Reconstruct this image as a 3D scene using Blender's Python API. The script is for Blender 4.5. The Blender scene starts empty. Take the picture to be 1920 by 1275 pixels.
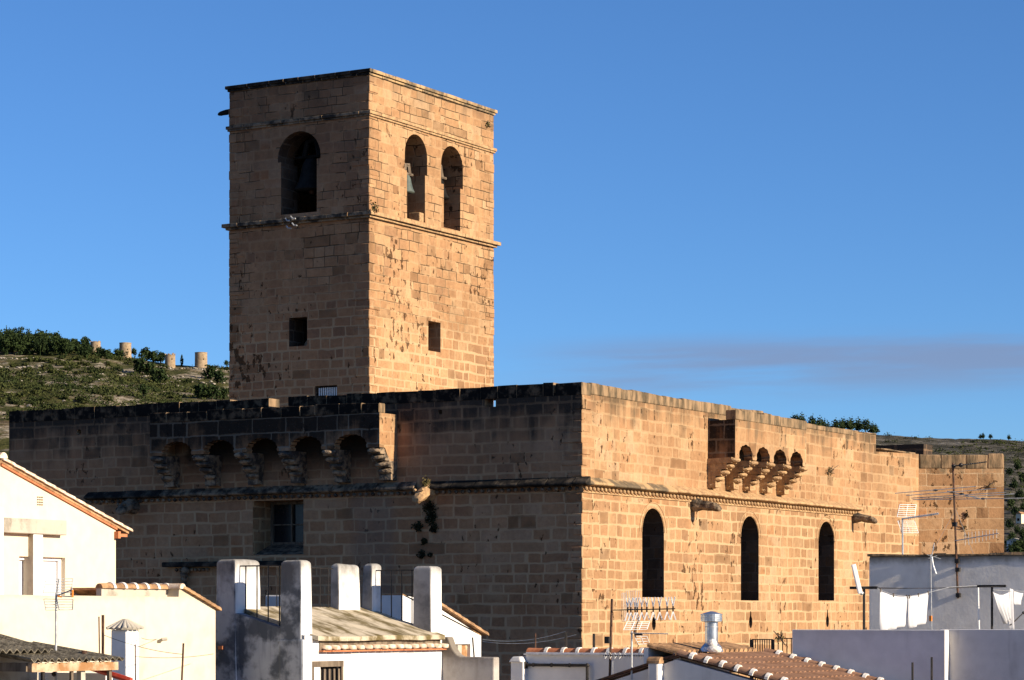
import bpy, bmesh, math, random
from mathutils import Vector, Matrix, noise as mnoise

SC = bpy.context.scene
COL = SC.collection
R = math.radians

# ------------------------------------------------------------------ camera
# World axes follow the town: the church corner stands at the origin, its lit
# face lies in the plane X = 0 and its shaded face in the plane Y = 0.
F, CX, HY = 4902.0, 960.0, 1162.0
CAM = Vector((38.25, -70.3, 12.0))
TH = math.atan2(2840.0, 4902.0)
RT = Vector((math.cos(TH), math.sin(TH), 0))
FW = Vector((-math.sin(TH), math.cos(TH), 0))
cd = bpy.data.cameras.new("camera")
cd.sensor_width = 36.0
cd.lens = F / 1920.0 * 36.0
cd.shift_y = (HY - 637.5) / 1920.0
cd.clip_start, cd.clip_end = 1.0, 20000.0
cam = bpy.data.objects.new("camera", cd)
COL.objects.link(cam)
cam.location = CAM
cam.rotation_euler = (R(90), 0, TH)
SC.camera = cam

# ------------------------------------------------------------------ light
SUN_EL, SUN_AZ = 20.0, 1.6            # azimuth measured from +X towards +Y
EXPO = 0.85
SC.view_settings.view_transform = 'Standard'
SC.view_settings.look = 'None'
SC.view_settings.exposure = EXPO
SC.view_settings.gamma = 1.0
SC.view_settings.use_curve_mapping = False
sl = bpy.data.lights.new("sun", 'SUN')
sl.energy, sl.angle, sl.color = 5.0, R(0.5), (1.0, 0.85, 0.65)
sun = bpy.data.objects.new("sun", sl)
COL.objects.link(sun)
sd = Vector((math.cos(R(SUN_EL)) * math.cos(R(SUN_AZ)), math.cos(R(SUN_EL)) * math.sin(R(SUN_AZ)), math.sin(R(SUN_EL))))
sun.rotation_euler = sd.to_track_quat('Z', 'Y').to_euler()
sun.location = (60, 0, 80)

W = bpy.data.worlds.new("World")
SC.world = W
W.use_nodes = True


class NT:
    """Small helper to write node trees as expressions."""
    def __init__(s, tree):
        s.t = tree
        s.t.nodes.clear()

    def n(s, kind, **props):
        nd = s.t.nodes.new(kind)
        for k, v in props.items():
            setattr(nd, k, v)
        return nd

    def put(s, sock, v):
        if v is None:
            return
        if isinstance(v, bpy.types.NodeSocket):
            s.t.links.new(v, sock)
        else:
            if sock.type == 'RGBA' and len(v) == 3:
                v = (v[0], v[1], v[2], 1)
            sock.default_value = v

    def m(s, op, a, b=None, c=None, clamp=False):
        nd = s.n('ShaderNodeMath', operation=op, use_clamp=clamp)
        s.put(nd.inputs[0], a); s.put(nd.inputs[1], b); s.put(nd.inputs[2], c)
        return nd.outputs[0]

    def vm(s, op, a, b=None):
        nd = s.n('ShaderNodeVectorMath', operation=op)
        s.put(nd.inputs[0], a); s.put(nd.inputs[1], b)
        return nd.outputs['Value'] if op in ('DOT_PRODUCT', 'LENGTH') else nd.outputs[0]

    def xyz(s, v):
        nd = s.n('ShaderNodeSeparateXYZ'); s.put(nd.inputs[0], v)
        return nd.outputs[0], nd.outputs[1], nd.outputs[2]

    def comb(s, x, y, z=0.0):
        nd = s.n('ShaderNodeCombineXYZ')
        s.put(nd.inputs[0], x); s.put(nd.inputs[1], y); s.put(nd.inputs[2], z)
        return nd.outputs[0]

    def noise(s, vec, scale, detail=2.0, rough=0.5, dist=0.0):
        nd = s.n('ShaderNodeTexNoise')
        s.put(nd.inputs['Vector'], vec)
        nd.inputs['Scale'].default_value = scale
        nd.inputs['Detail'].default_value = detail
        nd.inputs['Roughness'].default_value = rough
        nd.inputs['Distortion'].default_value = dist
        return nd.outputs[0]

    def white(s, vec):
        nd = s.n('ShaderNodeTexWhiteNoise', noise_dimensions='3D'); s.put(nd.inputs['Vector'], vec)
        return nd.outputs[0]

    def step(s, x, a, b):              # smoothstep of x from a to b, clamped
        nd = s.n('ShaderNodeMapRange', interpolation_type='SMOOTHSTEP')
        s.put(nd.inputs['Value'], x); s.put(nd.inputs['From Min'], a); s.put(nd.inputs['From Max'], b)
        return nd.outputs[0]

    def lerp(s, x, a, b, c, d):
        nd = s.n('ShaderNodeMapRange'); s.put(nd.inputs[0], x)
        for i, v in enumerate((a, b, c, d)):
            s.put(nd.inputs[i + 1], v)
        return nd.outputs[0]

    def mix(s, f, a, b, blend='MIX'):
        nd = s.n('ShaderNodeMix', data_type='RGBA', blend_type=blend)
        s.put(nd.inputs['Factor'], f); s.put(nd.inputs[6], a); s.put(nd.inputs[7], b)
        return nd.outputs[2]

    def ramp(s, f, stops, interp='LINEAR'):
        nd = s.n('ShaderNodeValToRGB'); cr = nd.color_ramp; cr.interpolation = interp
        while len(cr.elements) < len(stops):
            cr.elements.new(0.5)
        for e, (p, c) in zip(cr.elements, stops):
            e.position = p; e.color = (c[0], c[1], c[2], 1)
        s.put(nd.inputs[0], f)
        return nd.outputs[0]


# sky: physical sky with a few thin cloud bands low in the north
nt = NT(W.node_tree)
skyt = nt.n('ShaderNodeTexSky', sky_type='NISHITA', sun_disc=False)
skyt.sun_elevation, skyt.sun_rotation = R(SUN_EL), R(90 - SUN_AZ)
skyt.altitude, skyt.air_density, skyt.dust_density, skyt.ozone_density = 1600.0, 1.0, 0.03, 8.3
bg = nt.n('ShaderNodeBackground')
nt.put(bg.inputs['Color'], skyt.outputs[0])
bg.inputs['Strength'].default_value = 0.079
tc = nt.n('ShaderNodeTexCoord')
gd = tc.outputs['Generated']
fw_ = nt.m('MAXIMUM', nt.vm('DOT_PRODUCT', gd, tuple(FW)), 0.05)
ct = nt.m('DIVIDE', nt.vm('DOT_PRODUCT', gd, tuple(RT)), fw_)
ck = nt.m('DIVIDE', nt.xyz(gd)[2], fw_)
cn = nt.noise(nt.comb(nt.m('MULTIPLY', ct, 8.0), nt.m('MULTIPLY', nt.m('SUBTRACT', ck, nt.m('MULTIPLY', ct, 0.03)), 88.0), 5.0), 1.0, 6.0, 0.55)
tilt = nt.m('SUBTRACT', ck, nt.m('MULTIPLY', ct, 0.03))
band = nt.m('MULTIPLY', nt.step(tilt, 0.076, 0.094), nt.step(tilt, 0.110, 0.098))
band = nt.m('MULTIPLY', band, nt.step(ct, -0.02, 0.06))
cf = nt.m('MULTIPLY', band, nt.step(cn, 0.28, 0.60))
cf = nt.m('MULTIPLY', cf, 0.66)
bgc = nt.n('ShaderNodeBackground')
nt.put(bgc.inputs['Color'], (0.245, 0.285, 0.43))
bgc.inputs['Strength'].default_value = 0.56
mxs = nt.n('ShaderNodeMixShader')
nt.put(mxs.inputs[0], cf); nt.put(mxs.inputs[1], bg.outputs[0]); nt.put(mxs.inputs[2], bgc.outputs[0])
ow = nt.n('ShaderNodeOutputWorld')
nt.put(ow.inputs[0], mxs.outputs[0])

random.seed(11)


# ------------------------------------------------------------------ measuring
def ray(px, py):
    d = FW + RT * ((px - CX) / F)
    return Vector((d.x, d.y, (HY - py) / F))


def atD(px, py, D):
    return CAM + ray(px, py) * D


def onX(px, py, X):
    d = ray(px, py); return CAM + d * ((X - CAM.x) / d.x)


def onY(px, py, Y):
    d = ray(px, py); return CAM + d * ((Y - CAM.y) / d.y)


# ------------------------------------------------------------------ mesh builder
class MB:
    def __init__(s):
        s.bm = bmesh.new()

    def poly(s, pts):
        vs = [s.bm.verts.new(p) for p in pts]
        return s.bm.faces.new(vs)

    def box(s, x0, x1, y0, y1, z0, z1, mat=None, taper=0.0):
        if x0 > x1: x0, x1 = x1, x0
        if y0 > y1: y0, y1 = y1, y0
        t = taper
        p = [(x0, y0, z0), (x1, y0, z0), (x1, y1, z0), (x0, y1, z0),
             (x0 + t, y0 + t, z1), (x1 - t, y0 + t, z1), (x1 - t, y1 - t, z1), (x0 + t, y1 - t, z1)]
        if mat is not None:
            p = [mat @ Vector(q) for q in p]
        v = [s.bm.verts.new(q) for q in p]
        for f in ((0, 3, 2, 1), (4, 5, 6, 7), (0, 1, 5, 4), (1, 2, 6, 5), (2, 3, 7, 6), (3, 0, 4, 7)):
            s.bm.faces.new([v[i] for i in f])
        return v

    def tube(s, pts, r, n=6, r2=None, cap=True):
        pts = [Vector(p) for p in pts]
        rings = []
        L = len(pts)
        for i, p in enumerate(pts):
            d = (pts[min(i + 1, L - 1)] - pts[max(i - 1, 0)]).normalized()
            a = d.cross(Vector((0, 0, 1)))
            if a.length < 1e-3:
                a = d.cross(Vector((1, 0, 0)))
            a.normalize(); b = d.cross(a)
            rr = r if r2 is None else r + (r2 - r) * i / (L - 1)
            rings.append([s.bm.verts.new(p + a * (rr * math.cos(2 * math.pi * k / n)) + b * (rr * math.sin(2 * math.pi * k / n))) for k in range(n)])
        for i in range(L - 1):
            for k in range(n):
                s.bm.faces.new((rings[i][k], rings[i][(k + 1) % n], rings[i + 1][(k + 1) % n], rings[i + 1][k]))
        if cap:
            s.bm.faces.new(rings[0][::-1]); s.bm.faces.new(rings[-1])

    def lathe(s, prof, c, n=16, mat=None):
        c = Vector(c); rings = []
        for r, z in prof:
            ring = []
            for k in range(n):
                a = 2 * math.pi * k / n
                q = Vector((r * math.cos(a), r * math.sin(a), z))
                if mat is not None: q = mat @ q
                ring.append(s.bm.verts.new(c + q))
            rings.append(ring)
        for i in range(len(rings) - 1):
            for k in range(n):
                s.bm.faces.new((rings[i][k], rings[i][(k + 1) % n], rings[i + 1][(k + 1) % n], rings[i + 1][k]))
        s.bm.faces.new(rings[0][::-1]); s.bm.faces.new(rings[-1])

    def ball(s, c, r, sub=1, sc=(1, 1, 1)):
        bmesh.ops.create_icosphere(s.bm, subdivisions=sub, radius=r, matrix=Matrix.Translation(c) @ Matrix.Diagonal((sc[0], sc[1], sc[2], 1)))

    def slab(s, outer, holes, axis, c0, c1):
        """Wall panel with holes right through it; outer/holes are lists of (s, z)."""
        def P(q, c):
            return (c, q[0], q[1]) if axis == 'x' else (q[0], c, q[1])
        loops = []
        for c in (c0, c1):
            es, lp = [], []
            for L in [outer] + holes:
                vs = [s.bm.verts.new(P(q, c)) for q in L]
                lp.append(vs)
                for i in range(len(vs)):
                    es.append(s.bm.edges.new((vs[i], vs[(i + 1) % len(vs)])))
            bmesh.ops.triangle_fill(s.bm, use_beauty=True, edges=es)
            loops.append(lp)
        for A, B in zip(*loops):
            for i in range(len(A)):
                j = (i + 1) % len(A)
                s.bm.faces.new((A[i], A[j], B[j], B[i]))

    def prism(s, pts, axis, c0, c1):
        """Closed polygon of (s, z) (or (x, y) for axis 'z') extruded along an axis."""
        def P(q, c):
            return (c, q[0], q[1]) if axis == 'x' else ((q[0], c, q[1]) if axis == 'y' else (q[0], q[1], c))
        A = [s.bm.verts.new(P(q, c0)) for q in pts]
        B = [s.bm.verts.new(P(q, c1)) for q in pts]
        s.bm.faces.new(A); s.bm.faces.new(B[::-1])
        for i in range(len(A)):
            j = (i + 1) % len(A)
            s.bm.faces.new((A[i], B[i], B[j], A[j]))

    def barrel(s, a, b, r, up=Vector((0, 0, 1)), n=6, r2=None):
        """Half round tile from a to b, bulging towards up, closed at both ends."""
        a, b = Vector(a), Vector(b); d = (b - a).normalized()
        side = d.cross(up).normalized(); u = side.cross(d).normalized()
        r2 = r if r2 is None else r2
        A = [s.bm.verts.new(a + side * (r * math.cos(math.pi * k / n)) + u * (r * math.sin(math.pi * k / n))) for k in range(n + 1)]
        B = [s.bm.verts.new(b + side * (r2 * math.cos(math.pi * k / n)) + u * (r2 * math.sin(math.pi * k / n))) for k in range(n + 1)]
        for k in range(n):
            s.bm.faces.new((A[k], A[k + 1], B[k + 1], B[k]))
        s.bm.faces.new(A); s.bm.faces.new(B[::-1]); s.bm.faces.new((A[0], B[0], B[n], A[n]))

    def build(s, name, mat, parent=None, smooth=False, bevel=0.0, rough=0.0, seg=2, recalc=True, matfn=None, origin=None):
        bm = s.bm
        if recalc:
            bmesh.ops.recalc_face_normals(bm, faces=bm.faces)
        if bevel:
            es = [e for e in bm.edges if len(e.link_faces) == 2 and e.calc_face_angle(0) > 0.5]
            bmesh.ops.bevel(bm, geom=es, offset=bevel, segments=seg, affect='EDGES', profile=0.5, clamp_overlap=True)
        if rough:
            for v in bm.verts:
                v.co += mnoise.noise_vector(v.co * 1.7) * rough
        bm.normal_update()
        uv = bm.loops.layers.uv.new("UVMap")
        for f in bm.faces:
            nn = f.normal
            if abs(nn.z) > 0.75:
                for l in f.loops: l[uv].uv = (l.vert.co.x, l.vert.co.y)
            else:
                t = Vector((-nn.y, nn.x, 0)).normalized()
                for l in f.loops: l[uv].uv = (l.vert.co.dot(t), l.vert.co.z)
            if matfn: f.material_index = matfn(f)
            f.smooth = smooth
        if origin is None:
            if parent is not None:
                origin = Vector(parent['_at'])
            else:
                xs = [v.co.x for v in bm.verts]; ys = [v.co.y for v in bm.verts]; zs = [v.co.z for v in bm.verts]
                origin = Vector(((min(xs) + max(xs)) / 2, (min(ys) + max(ys)) / 2, min(zs)))
        bmesh.ops.translate(bm, verts=bm.verts, vec=-origin)
        me = bpy.data.meshes.new(name)
        bm.to_mesh(me); bm.free()
        for mm in (mat if isinstance(mat, (list, tuple)) else [mat]):
            me.materials.append(mm)
        o = bpy.data.objects.new(name, me)
        COL.objects.link(o)
        if parent is None:
            o.location = origin
        else:
            o.parent = parent
            o.location = origin - Vector(parent['_at'])
        o['_at'] = tuple(origin)
        return o


def tag(o, label=None, cat=None, group=None, kind=None):
    if label: o['label'] = label
    if cat: o['category'] = cat
    if group: o['group'] = group
    if kind: o['kind'] = kind
    return o


def thing(name, label, cat, at, group=None):
    o = bpy.data.objects.new(name, None)
    COL.objects.link(o)
    o.empty_display_size = 0.3
    o.location = at
    o['_at'] = tuple(at)
    return tag(o, label, cat, group)


def boxpart(name, mat, parent, *a, **k):
    b = MB(); b.box(*a)
    return b.build(name, mat, parent, **k)


# ------------------------------------------------------------------ materials
def new_mat(name):
    m = bpy.data.materials.new(name)
    m.use_nodes = True
    return m, NT(m.node_tree)


def finish(n, col, rough=0.9, bump=None, bdist=0.02, bstr=1.0, metal=0.0, spec=0.2, trans=None):
    p = n.n('ShaderNodeBsdfPrincipled')
    n.put(p.inputs['Base Color'], col); n.put(p.inputs['Roughness'], rough)
    n.put(p.inputs['Metallic'], metal); n.put(p.inputs['Specular IOR Level'], spec)
    if bump is not None:
        b = n.n('ShaderNodeBump'); b.inputs['Strength'].default_value = bstr; b.inputs['Distance'].default_value = bdist
        n.put(b.inputs['Height'], bump); n.put(p.inputs['Normal'], b.outputs[0])
    o = n.n('ShaderNodeOutputMaterial')
    n.put(o.inputs[0], p.outputs[0])


def pos(n):
    return n.n('ShaderNodeNewGeometry').outputs['Position']


def ashlar(name, stops, mortar, course=0.40, width=0.66, joint=0.030, faint=None, dark=None, lichen=None, stain_shade=None, pits=0.5, seed=0.0, tone=1.0, ledge=None):
    """Coursed stone blocks. faint=(z0,z1): above, the joints fade; dark=(z0,z1): above, joints are thin, open and
    dark; lichen=[(z0, z1, strength, colour)]: crusts that start at z0 and are complete at z1."""
    m, n = new_mat(name)
    P = pos(n)
    z = n.xyz(P)[2]
    uvn = n.n('ShaderNodeUVMap').outputs[0]
    u, v, _ = n.xyz(uvn)
    w1 = n.noise(P, 0.9, 2); w2 = n.noise(P, 3.5, 2)
    v2 = n.m('ADD', v, n.m('MULTIPLY', n.m('SUBTRACT', w1, 0.5), 0.10))
    v2 = n.m('ADD', v2, n.m('MULTIPLY', n.m('SUBTRACT', w2, 0.5), 0.045))
    v2 = n.m('ADD', v2, n.m('MULTIPLY', n.m('SINE', n.m('MULTIPLY', v, 1.9)), 0.07))   # courses of unequal height
    u2 = n.m('ADD', u, n.m('MULTIPLY', n.m('SUBTRACT', n.noise(P, 2.3, 2), 0.5), 0.07))
    rv = n.m('DIVIDE', v2, course)
    row = n.m('FLOOR', rv); fv = n.m('FRACT', rv)
    rr = n.white(n.comb(row, 3.7 + seed, 0.0))
    width *= 0.84
    uu = n.m('ADD', n.m('DIVIDE', u2, n.m('MULTIPLY_ADD', rr, width * 0.5, width * 0.78)), n.m('MULTIPLY', rr, 41.0))
    uu = n.m('ADD', uu, n.m('MULTIPLY', n.noise(n.comb(n.m('MULTIPLY', uu, 0.9), n.m('MULTIPLY', row, 7.31), seed), 1.0, 0), 0.75))
    pair = n.m('FLOOR', n.m('MULTIPLY', uu, 0.5))
    merge = n.m('GREATER_THAN', n.white(n.comb(pair, row, seed + 2.2)), 0.70)          # some blocks are twice as long
    f2 = n.m('SUBTRACT', uu, n.m('MULTIPLY', pair, 2.0))
    cell = n.m('ADD', n.m('MULTIPLY', n.m('FLOOR', uu), n.m('SUBTRACT', 1.0, merge)), n.m('MULTIPLY', n.m('MULTIPLY', pair, 2.0), merge)); fu = n.m('FRACT', uu)
    rnd = n.white(n.comb(cell, row, seed)); rnd2 = n.white(n.comb(cell, row, seed + 5.5)); rnd3 = n.white(n.comb(row, cell, seed + 9.1))
    d1 = n.m('MINIMUM', fu, n.m('SUBTRACT', 1.0, fu)); d2 = n.m('MINIMUM', f2, n.m('SUBTRACT', 2.0, f2))
    du = n.m('MULTIPLY', n.m('ADD', n.m('MULTIPLY', d1, n.m('SUBTRACT', 1.0, merge)), n.m('MULTIPLY', d2, merge)), width)
    dv = n.m('MULTIPLY', n.m('MINIMUM', fv, n.m('SUBTRACT', 1.0, fv)), course)
    d = n.m('SMOOTH_MIN', du, dv, 0.05)
    fine = n.noise(P, 14.0, 4, 0.6)
    d = n.m('ADD', d, n.m('MULTIPLY', n.m('SUBTRACT', fine, 0.5), 0.03))
    big = n.noise(P, 0.33, 3, 0.55)
    jw = n.m('MULTIPLY', joint, n.lerp(n.noise(P, 0.8, 2), 0.3, 0.7, 0.55, 1.45))
    mort = n.m('SUBTRACT', 1.0, n.step(d, n.m('MULTIPLY', jw, 0.45), n.m('MULTIPLY', jw, 1.25)))
    vis = n.lerp(n.noise(P, 0.55, 3), 0.35, 0.62, 0.72, 1.0)
    if faint:
        vis = n.m('MULTIPLY', vis, n.lerp(z, faint[0], faint[1], 1.0, faint[2]))
    mort = n.m('MULTIPLY', mort, vis)
    # stones
    stone = n.ramp(n.m('ADD', n.m('MULTIPLY_ADD', n.m('SUBTRACT', big, 0.5), 1.5, n.m('MULTIPLY', rnd, 0.62)), 0.19, clamp=True), stops)
    val = n.m('MULTIPLY', n.lerp(rnd2, 0, 1, 0.93, 1.05), n.lerp(n.noise(P, 6.0, 6, 0.7), 0.25, 0.75, 0.76, 1.20))
    val = n.m('MULTIPLY', val, n.lerp(n.noise(n.vm('MULTIPLY', P, (1, 1, 0.25)), 2.2, 4, 0.6), 0.3, 0.7, 0.90, 1.08))
    val = n.m('MULTIPLY', val, n.lerp(n.noise(P, 0.22, 4, 0.6), 0.32, 0.68, 0.80, 1.14))
    val = n.m('MULTIPLY', val, tone)
    col = n.mix(1.0, stone, n.comb(val, val, val), 'MULTIPLY')
    mcol = n.mix(n.lerp(fine, 0.3, 0.7, 0, 1), tuple(c * 0.92 * tone for c in mortar), tuple(c * 1.05 * tone for c in mortar))
    pale = n.m('MULTIPLY', n.step(n.noise(P, 0.75, 5, 0.62), 0.52, 0.72), 0.38)         # rubbed, lime-streaked patches
    col = n.mix(pale, col, tuple(c * 0.88 * tone for c in mortar))
    run = n.m('MULTIPLY', n.step(n.noise(n.vm('MULTIPLY', P, (1.5, 1.5, 0.085)), 1.0, 4, 0.62), 0.55, 0.75), 0.30)   # run-off streaks
    col = n.mix(run, col, (0.115, 0.075, 0.044))
    col = n.mix(mort, col, mcol)
    relief = n.m('MULTIPLY', mort, -0.25)
    if dark:
        zz = n.m('ADD', z, n.m('MULTIPLY', n.m('SUBTRACT', big, 0.5), 5.0))
        dm = n.step(zz, dark[0], dark[1])
        thin = n.m('SUBTRACT', 1.0, n.step(n.m('MINIMUM', du, dv), 0.006, 0.022))
        brk = n.step(n.noise(P, 1.1, 3, 0.6), 0.44, 0.56)
        thin = n.m('MULTIPLY', n.m('MULTIPLY', thin, brk), dm)
        # where joints are open the pale pointing is gone
        col = n.mix(n.m('MULTIPLY', n.m('MULTIPLY', mort, dm), 0.75), col, n.mix(1.0, stone, n.comb(val, val, val), 'MULTIPLY'))
        col = n.mix(n.m('MULTIPLY', thin, 0.85), col, (0.045, 0.028, 0.016))
        relief = n.m('SUBTRACT', relief, thin)
    # eroded pits, in patches
    pn = n.noise(n.vm('MULTIPLY', P, (1.0, 1.0, 0.6)), 5.2, 4, 0.62)
    pp = n.m('ADD', pn, n.m('MULTIPLY', n.m('SUBTRACT', n.noise(P, 0.45, 3), 0.5), 0.55))
    pit = n.m('MULTIPLY', n.step(pp, 0.665 - 0.045 * pits, 0.705 - 0.04 * pits), n.step(rnd3, 0.30, 0.45))
    worn = n.m('MULTIPLY', n.step(rnd3, 0.945, 0.95), n.lerp(n.noise(P, 3.0, 3), 0.35, 0.6, 0.25, 0.6))   # a few blocks are badly eroded
    col = n.mix(worn, col, (0.13, 0.07, 0.034))
    relief = n.m('SUBTRACT', relief, n.m('MULTIPLY', worn, 2.5))
    col = n.mix(n.m('MULTIPLY', pit, 0.86), col, (0.05, 0.024, 0.010))
    relief = n.m('SUBTRACT', relief, n.m('MULTIPLY', pit, 2.0))
    if ledge:
        pass
    for (z0, z1, st, c) in (lichen or []):
        ln = n.noise(P, 1.5, 5, 0.7)
        zz = n.m('ADD', z, n.m('MULTIPLY', n.m('SUBTRACT', ln, 0.5), 2.6))
        zz = n.m('ADD', zz, n.m('MULTIPLY', n.m('SUBTRACT', rnd3, 0.5), 0.45))
        zz = n.m('ADD', zz, n.m('MULTIPLY', n.m('SUBTRACT', n.noise(n.vm('MULTIPLY', P, (1, 1, 0.10)), 2.4, 4, 0.6), 0.5), 2.4))
        lf = n.m('MULTIPLY', n.step(zz, z0, z1), st)
        lf = n.m('MULTIPLY', lf, n.m('SUBTRACT', 1.0, n.m('MULTIPLY', mort, 0.55)))
        sp = n.step(n.noise(P, 22.0, 3, 0.7), 0.60, 0.72)
        lc = n.mix(n.m('MULTIPLY', sp, 0.5), c, (0.24, 0.225, 0.20))
        col = n.mix(lf, col, lc)
    for (x0, x1, y0, y1, z0, z1, st, c) in (stain_shade or []):       # water stain below the gargoyle, and shade painted behind gallery arches
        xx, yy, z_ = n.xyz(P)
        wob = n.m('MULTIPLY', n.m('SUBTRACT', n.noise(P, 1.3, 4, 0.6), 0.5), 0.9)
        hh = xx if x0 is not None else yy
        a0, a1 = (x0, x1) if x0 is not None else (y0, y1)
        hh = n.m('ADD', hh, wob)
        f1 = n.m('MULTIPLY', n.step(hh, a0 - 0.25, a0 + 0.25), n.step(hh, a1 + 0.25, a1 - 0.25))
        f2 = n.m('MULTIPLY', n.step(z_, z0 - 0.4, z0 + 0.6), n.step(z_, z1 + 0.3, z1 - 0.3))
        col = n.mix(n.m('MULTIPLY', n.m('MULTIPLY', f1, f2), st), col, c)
    h = n.m('ADD', n.m('ADD', relief, n.m('MULTIPLY', n.noise(P, 9.0, 5, 0.65), 0.9)), n.m('MULTIPLY', rnd2, 0.5))
    finish(n, col, 0.93, h, 0.022, 0.9, spec=0.1)
    return m


def plaster(name, base, dirt=(0.16, 0.15, 0.13), amt=0.3, top=None, bump=0.006, scale=1.0, peel=None, streak=0.3, thr=(0.5, 0.72)):
    """Lime-washed wall: cloudy dirt, run marks, optional mould crust near a height, optional peeled patches."""
    m, n = new_mat(name)
    P = pos(n); z = n.xyz(P)[2]
    c = n.noise(P, 0.9 * scale, 5, 0.62)
    st = n.noise(n.vm('MULTIPLY', P, (1, 1, 0.12)), 3.0 * scale, 4, 0.6)
    f = n.m('MULTIPLY', n.step(c, thr[0], thr[1]), amt)
    f = n.m('ADD', f, n.m('MULTIPLY', n.step(st, 0.55, 0.8), streak * amt), clamp=True)
    v = n.lerp(n.noise(P, 4.0, 4), 0.3, 0.7, 0.94, 1.04)
    col = n.mix(1.0, base, n.comb(v, v, v), 'MULTIPLY')
    col = n.mix(f, col, dirt)
    if top:
        for (z0, z1, s_, cc) in top:
            zz = n.m('ADD', z, n.m('MULTIPLY', n.m('SUBTRACT', n.noise(P, 3.0, 5, 0.7), 0.5), 0.6 * abs(z1 - z0) + 0.12))
            zz = n.m('ADD', zz, n.m('MULTIPLY', n.m('SUBTRACT', n.noise(n.vm('MULTIPLY', P, (1, 1, 0.1)), 5.0, 3), 0.5), 0.5 * abs(z1 - z0)))
            col = n.mix(n.m('MULTIPLY', n.step(zz, z0, z1), s_), col, cc)
    if peel:
        pf = n.step(n.noise(P, 2.1, 5, 0.62), 0.64, 0.68)
        col = n.mix(n.m('MULTIPLY', pf, peel[1]), col, peel[0])
    h = n.m('ADD', n.noise(P, 2.2, 3), n.m('MULTIPLY', n.noise(P, 16.0, 4), 0.4))
    finish(n, col, 0.92, h, bump * 4, 0.8, spec=0.15)
    return m


def simple(name, a, b, scale=6.0, rough=0.7, metal=0.0, bump=0.004, spec=0.3, detail=5, stretch=(1, 1, 1), thr=(0.35, 0.65)):
    m, n = new_mat(name)
    P = n.vm('MULTIPLY', pos(n), stretch)
    f = n.noise(P, scale, detail, 0.62)
    col = n.mix(n.step(f, thr[0], thr[1]), a, b)
    finish(n, col, rough, n.noise(P, scale * 3, 3), bump, 1.0, metal, spec)
    return m


STONE = [(0.0, (0.260, 0.151, 0.081)), (0.2, (0.318, 0.177, 0.089)), (0.45, (0.352, 0.202, 0.102)), (0.7, (0.381, 0.233, 0.123)), (0.88, (0.404, 0.265, 0.154)), (1.0, (0.347, 0.177, 0.081))]
STONE_T = [(0.0, (0.272, 0.153, 0.081)), (0.25, (0.330, 0.183, 0.091)), (0.5, (0.364, 0.207, 0.103)), (0.75, (0.393, 0.238, 0.125)), (1.0, (0.416, 0.271, 0.154))]
STONE_SHADED = [(0.0, (0.245, 0.130, 0.072)), (0.2, (0.305, 0.158, 0.082)), (0.45, (0.345, 0.182, 0.092)), (0.7, (0.365, 0.208, 0.112)), (0.88, (0.385, 0.232, 0.135)), (1.0, (0.345, 0.160, 0.074))]  # stone darkened for walls turned from the sun, shade painted in
MORTAR = (0.465, 0.318, 0.178)
BLACK = (0.013, 0.012, 0.011)
ZT = 19.29                     # top of the church walls
ZS = 16.39                     # top of the string course
M = {}
M['south'] = ashlar('ashlar_shaded_lichen', STONE_SHADED, (0.44, 0.285, 0.16), 0.345, 0.66, 0.038, faint=(16.2, 16.9, 0.6), pits=0.35,
                    lichen=[(17.3, 18.9, 0.93, BLACK), (15.2, 17.4, 0.22, (0.09, 0.075, 0.06))], stain_shade=[(-8.4, -6.8, None, None, 11.5, 16.1, 0.35, (0.13, 0.115, 0.10)), (-15.1, -7.4, None, None, 17.0, 18.5, 0.9, BLACK)])  # parapet crust is lichen; black behind the arches is painted shade
M['east'] = ashlar('ashlar_sunny', STONE, MORTAR, 0.340, 0.61, 0.036, faint=(16.0, 16.6, 0.5), pits=0.8,
                   lichen=[(18.2, 19.35, 0.85, (0.085, 0.062, 0.038))], stain_shade=[(None, None, 9.5, 14.3, 17.25, 18.4, 0.88, BLACK)])  # black behind the east gallery arches is shade painted on the wall
M['brattice_south'] = ashlar('brattice_shaded_lichen', STONE_SHADED, (0.27, 0.22, 0.165), 0.42, 0.75, 0.03, pits=0.3, lichen=[(17.0, 18.3, 0.95, BLACK)], seed=2.0, tone=0.85)  # black crust is lichen; the stone itself is toned down as painted shade
M['brattice_east'] = ashlar('brattice_sunny', STONE, MORTAR, 0.40, 0.7, 0.02, faint=(10, 11, 0.5), pits=0.6, seed=4.0, lichen=[(18.25, 19.0, 0.7, (0.115, 0.088, 0.055))])
M['tower'] = ashlar('tower_ashlar', STONE_T, MORTAR, 0.318, 0.54, 0.034, faint=(21.5, 25.0, 0.45), dark=(21.2, 24.6), pits=0.25, seed=7.0,
                    lichen=[(29.9, 31.2, 0.5, (0.06, 0.05, 0.04))])
M['tower_shaded'] = ashlar('tower_ashlar_shaded', STONE_SHADED, (0.42, 0.275, 0.155), 0.318, 0.54, 0.034, faint=(21.5, 25.0, 0.45), dark=(21.2, 24.6), pits=0.25, seed=7.0,
                           lichen=[(29.5, 31.6, 0.7, (0.035, 0.03, 0.026)), (24.6, 28.2, 0.22, (0.06, 0.05, 0.042))])  # darker copy of the tower stone: shade painted on its unlit faces
M['bastion'] = ashlar('bastion_ashlar', STONE, (0.5, 0.36, 0.22), 0.47, 0.95, 0.02, pits=1.0, seed=12.0, lichen=[(17.9, 18.6, 0.72, (0.17, 0.135, 0.085))])
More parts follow.
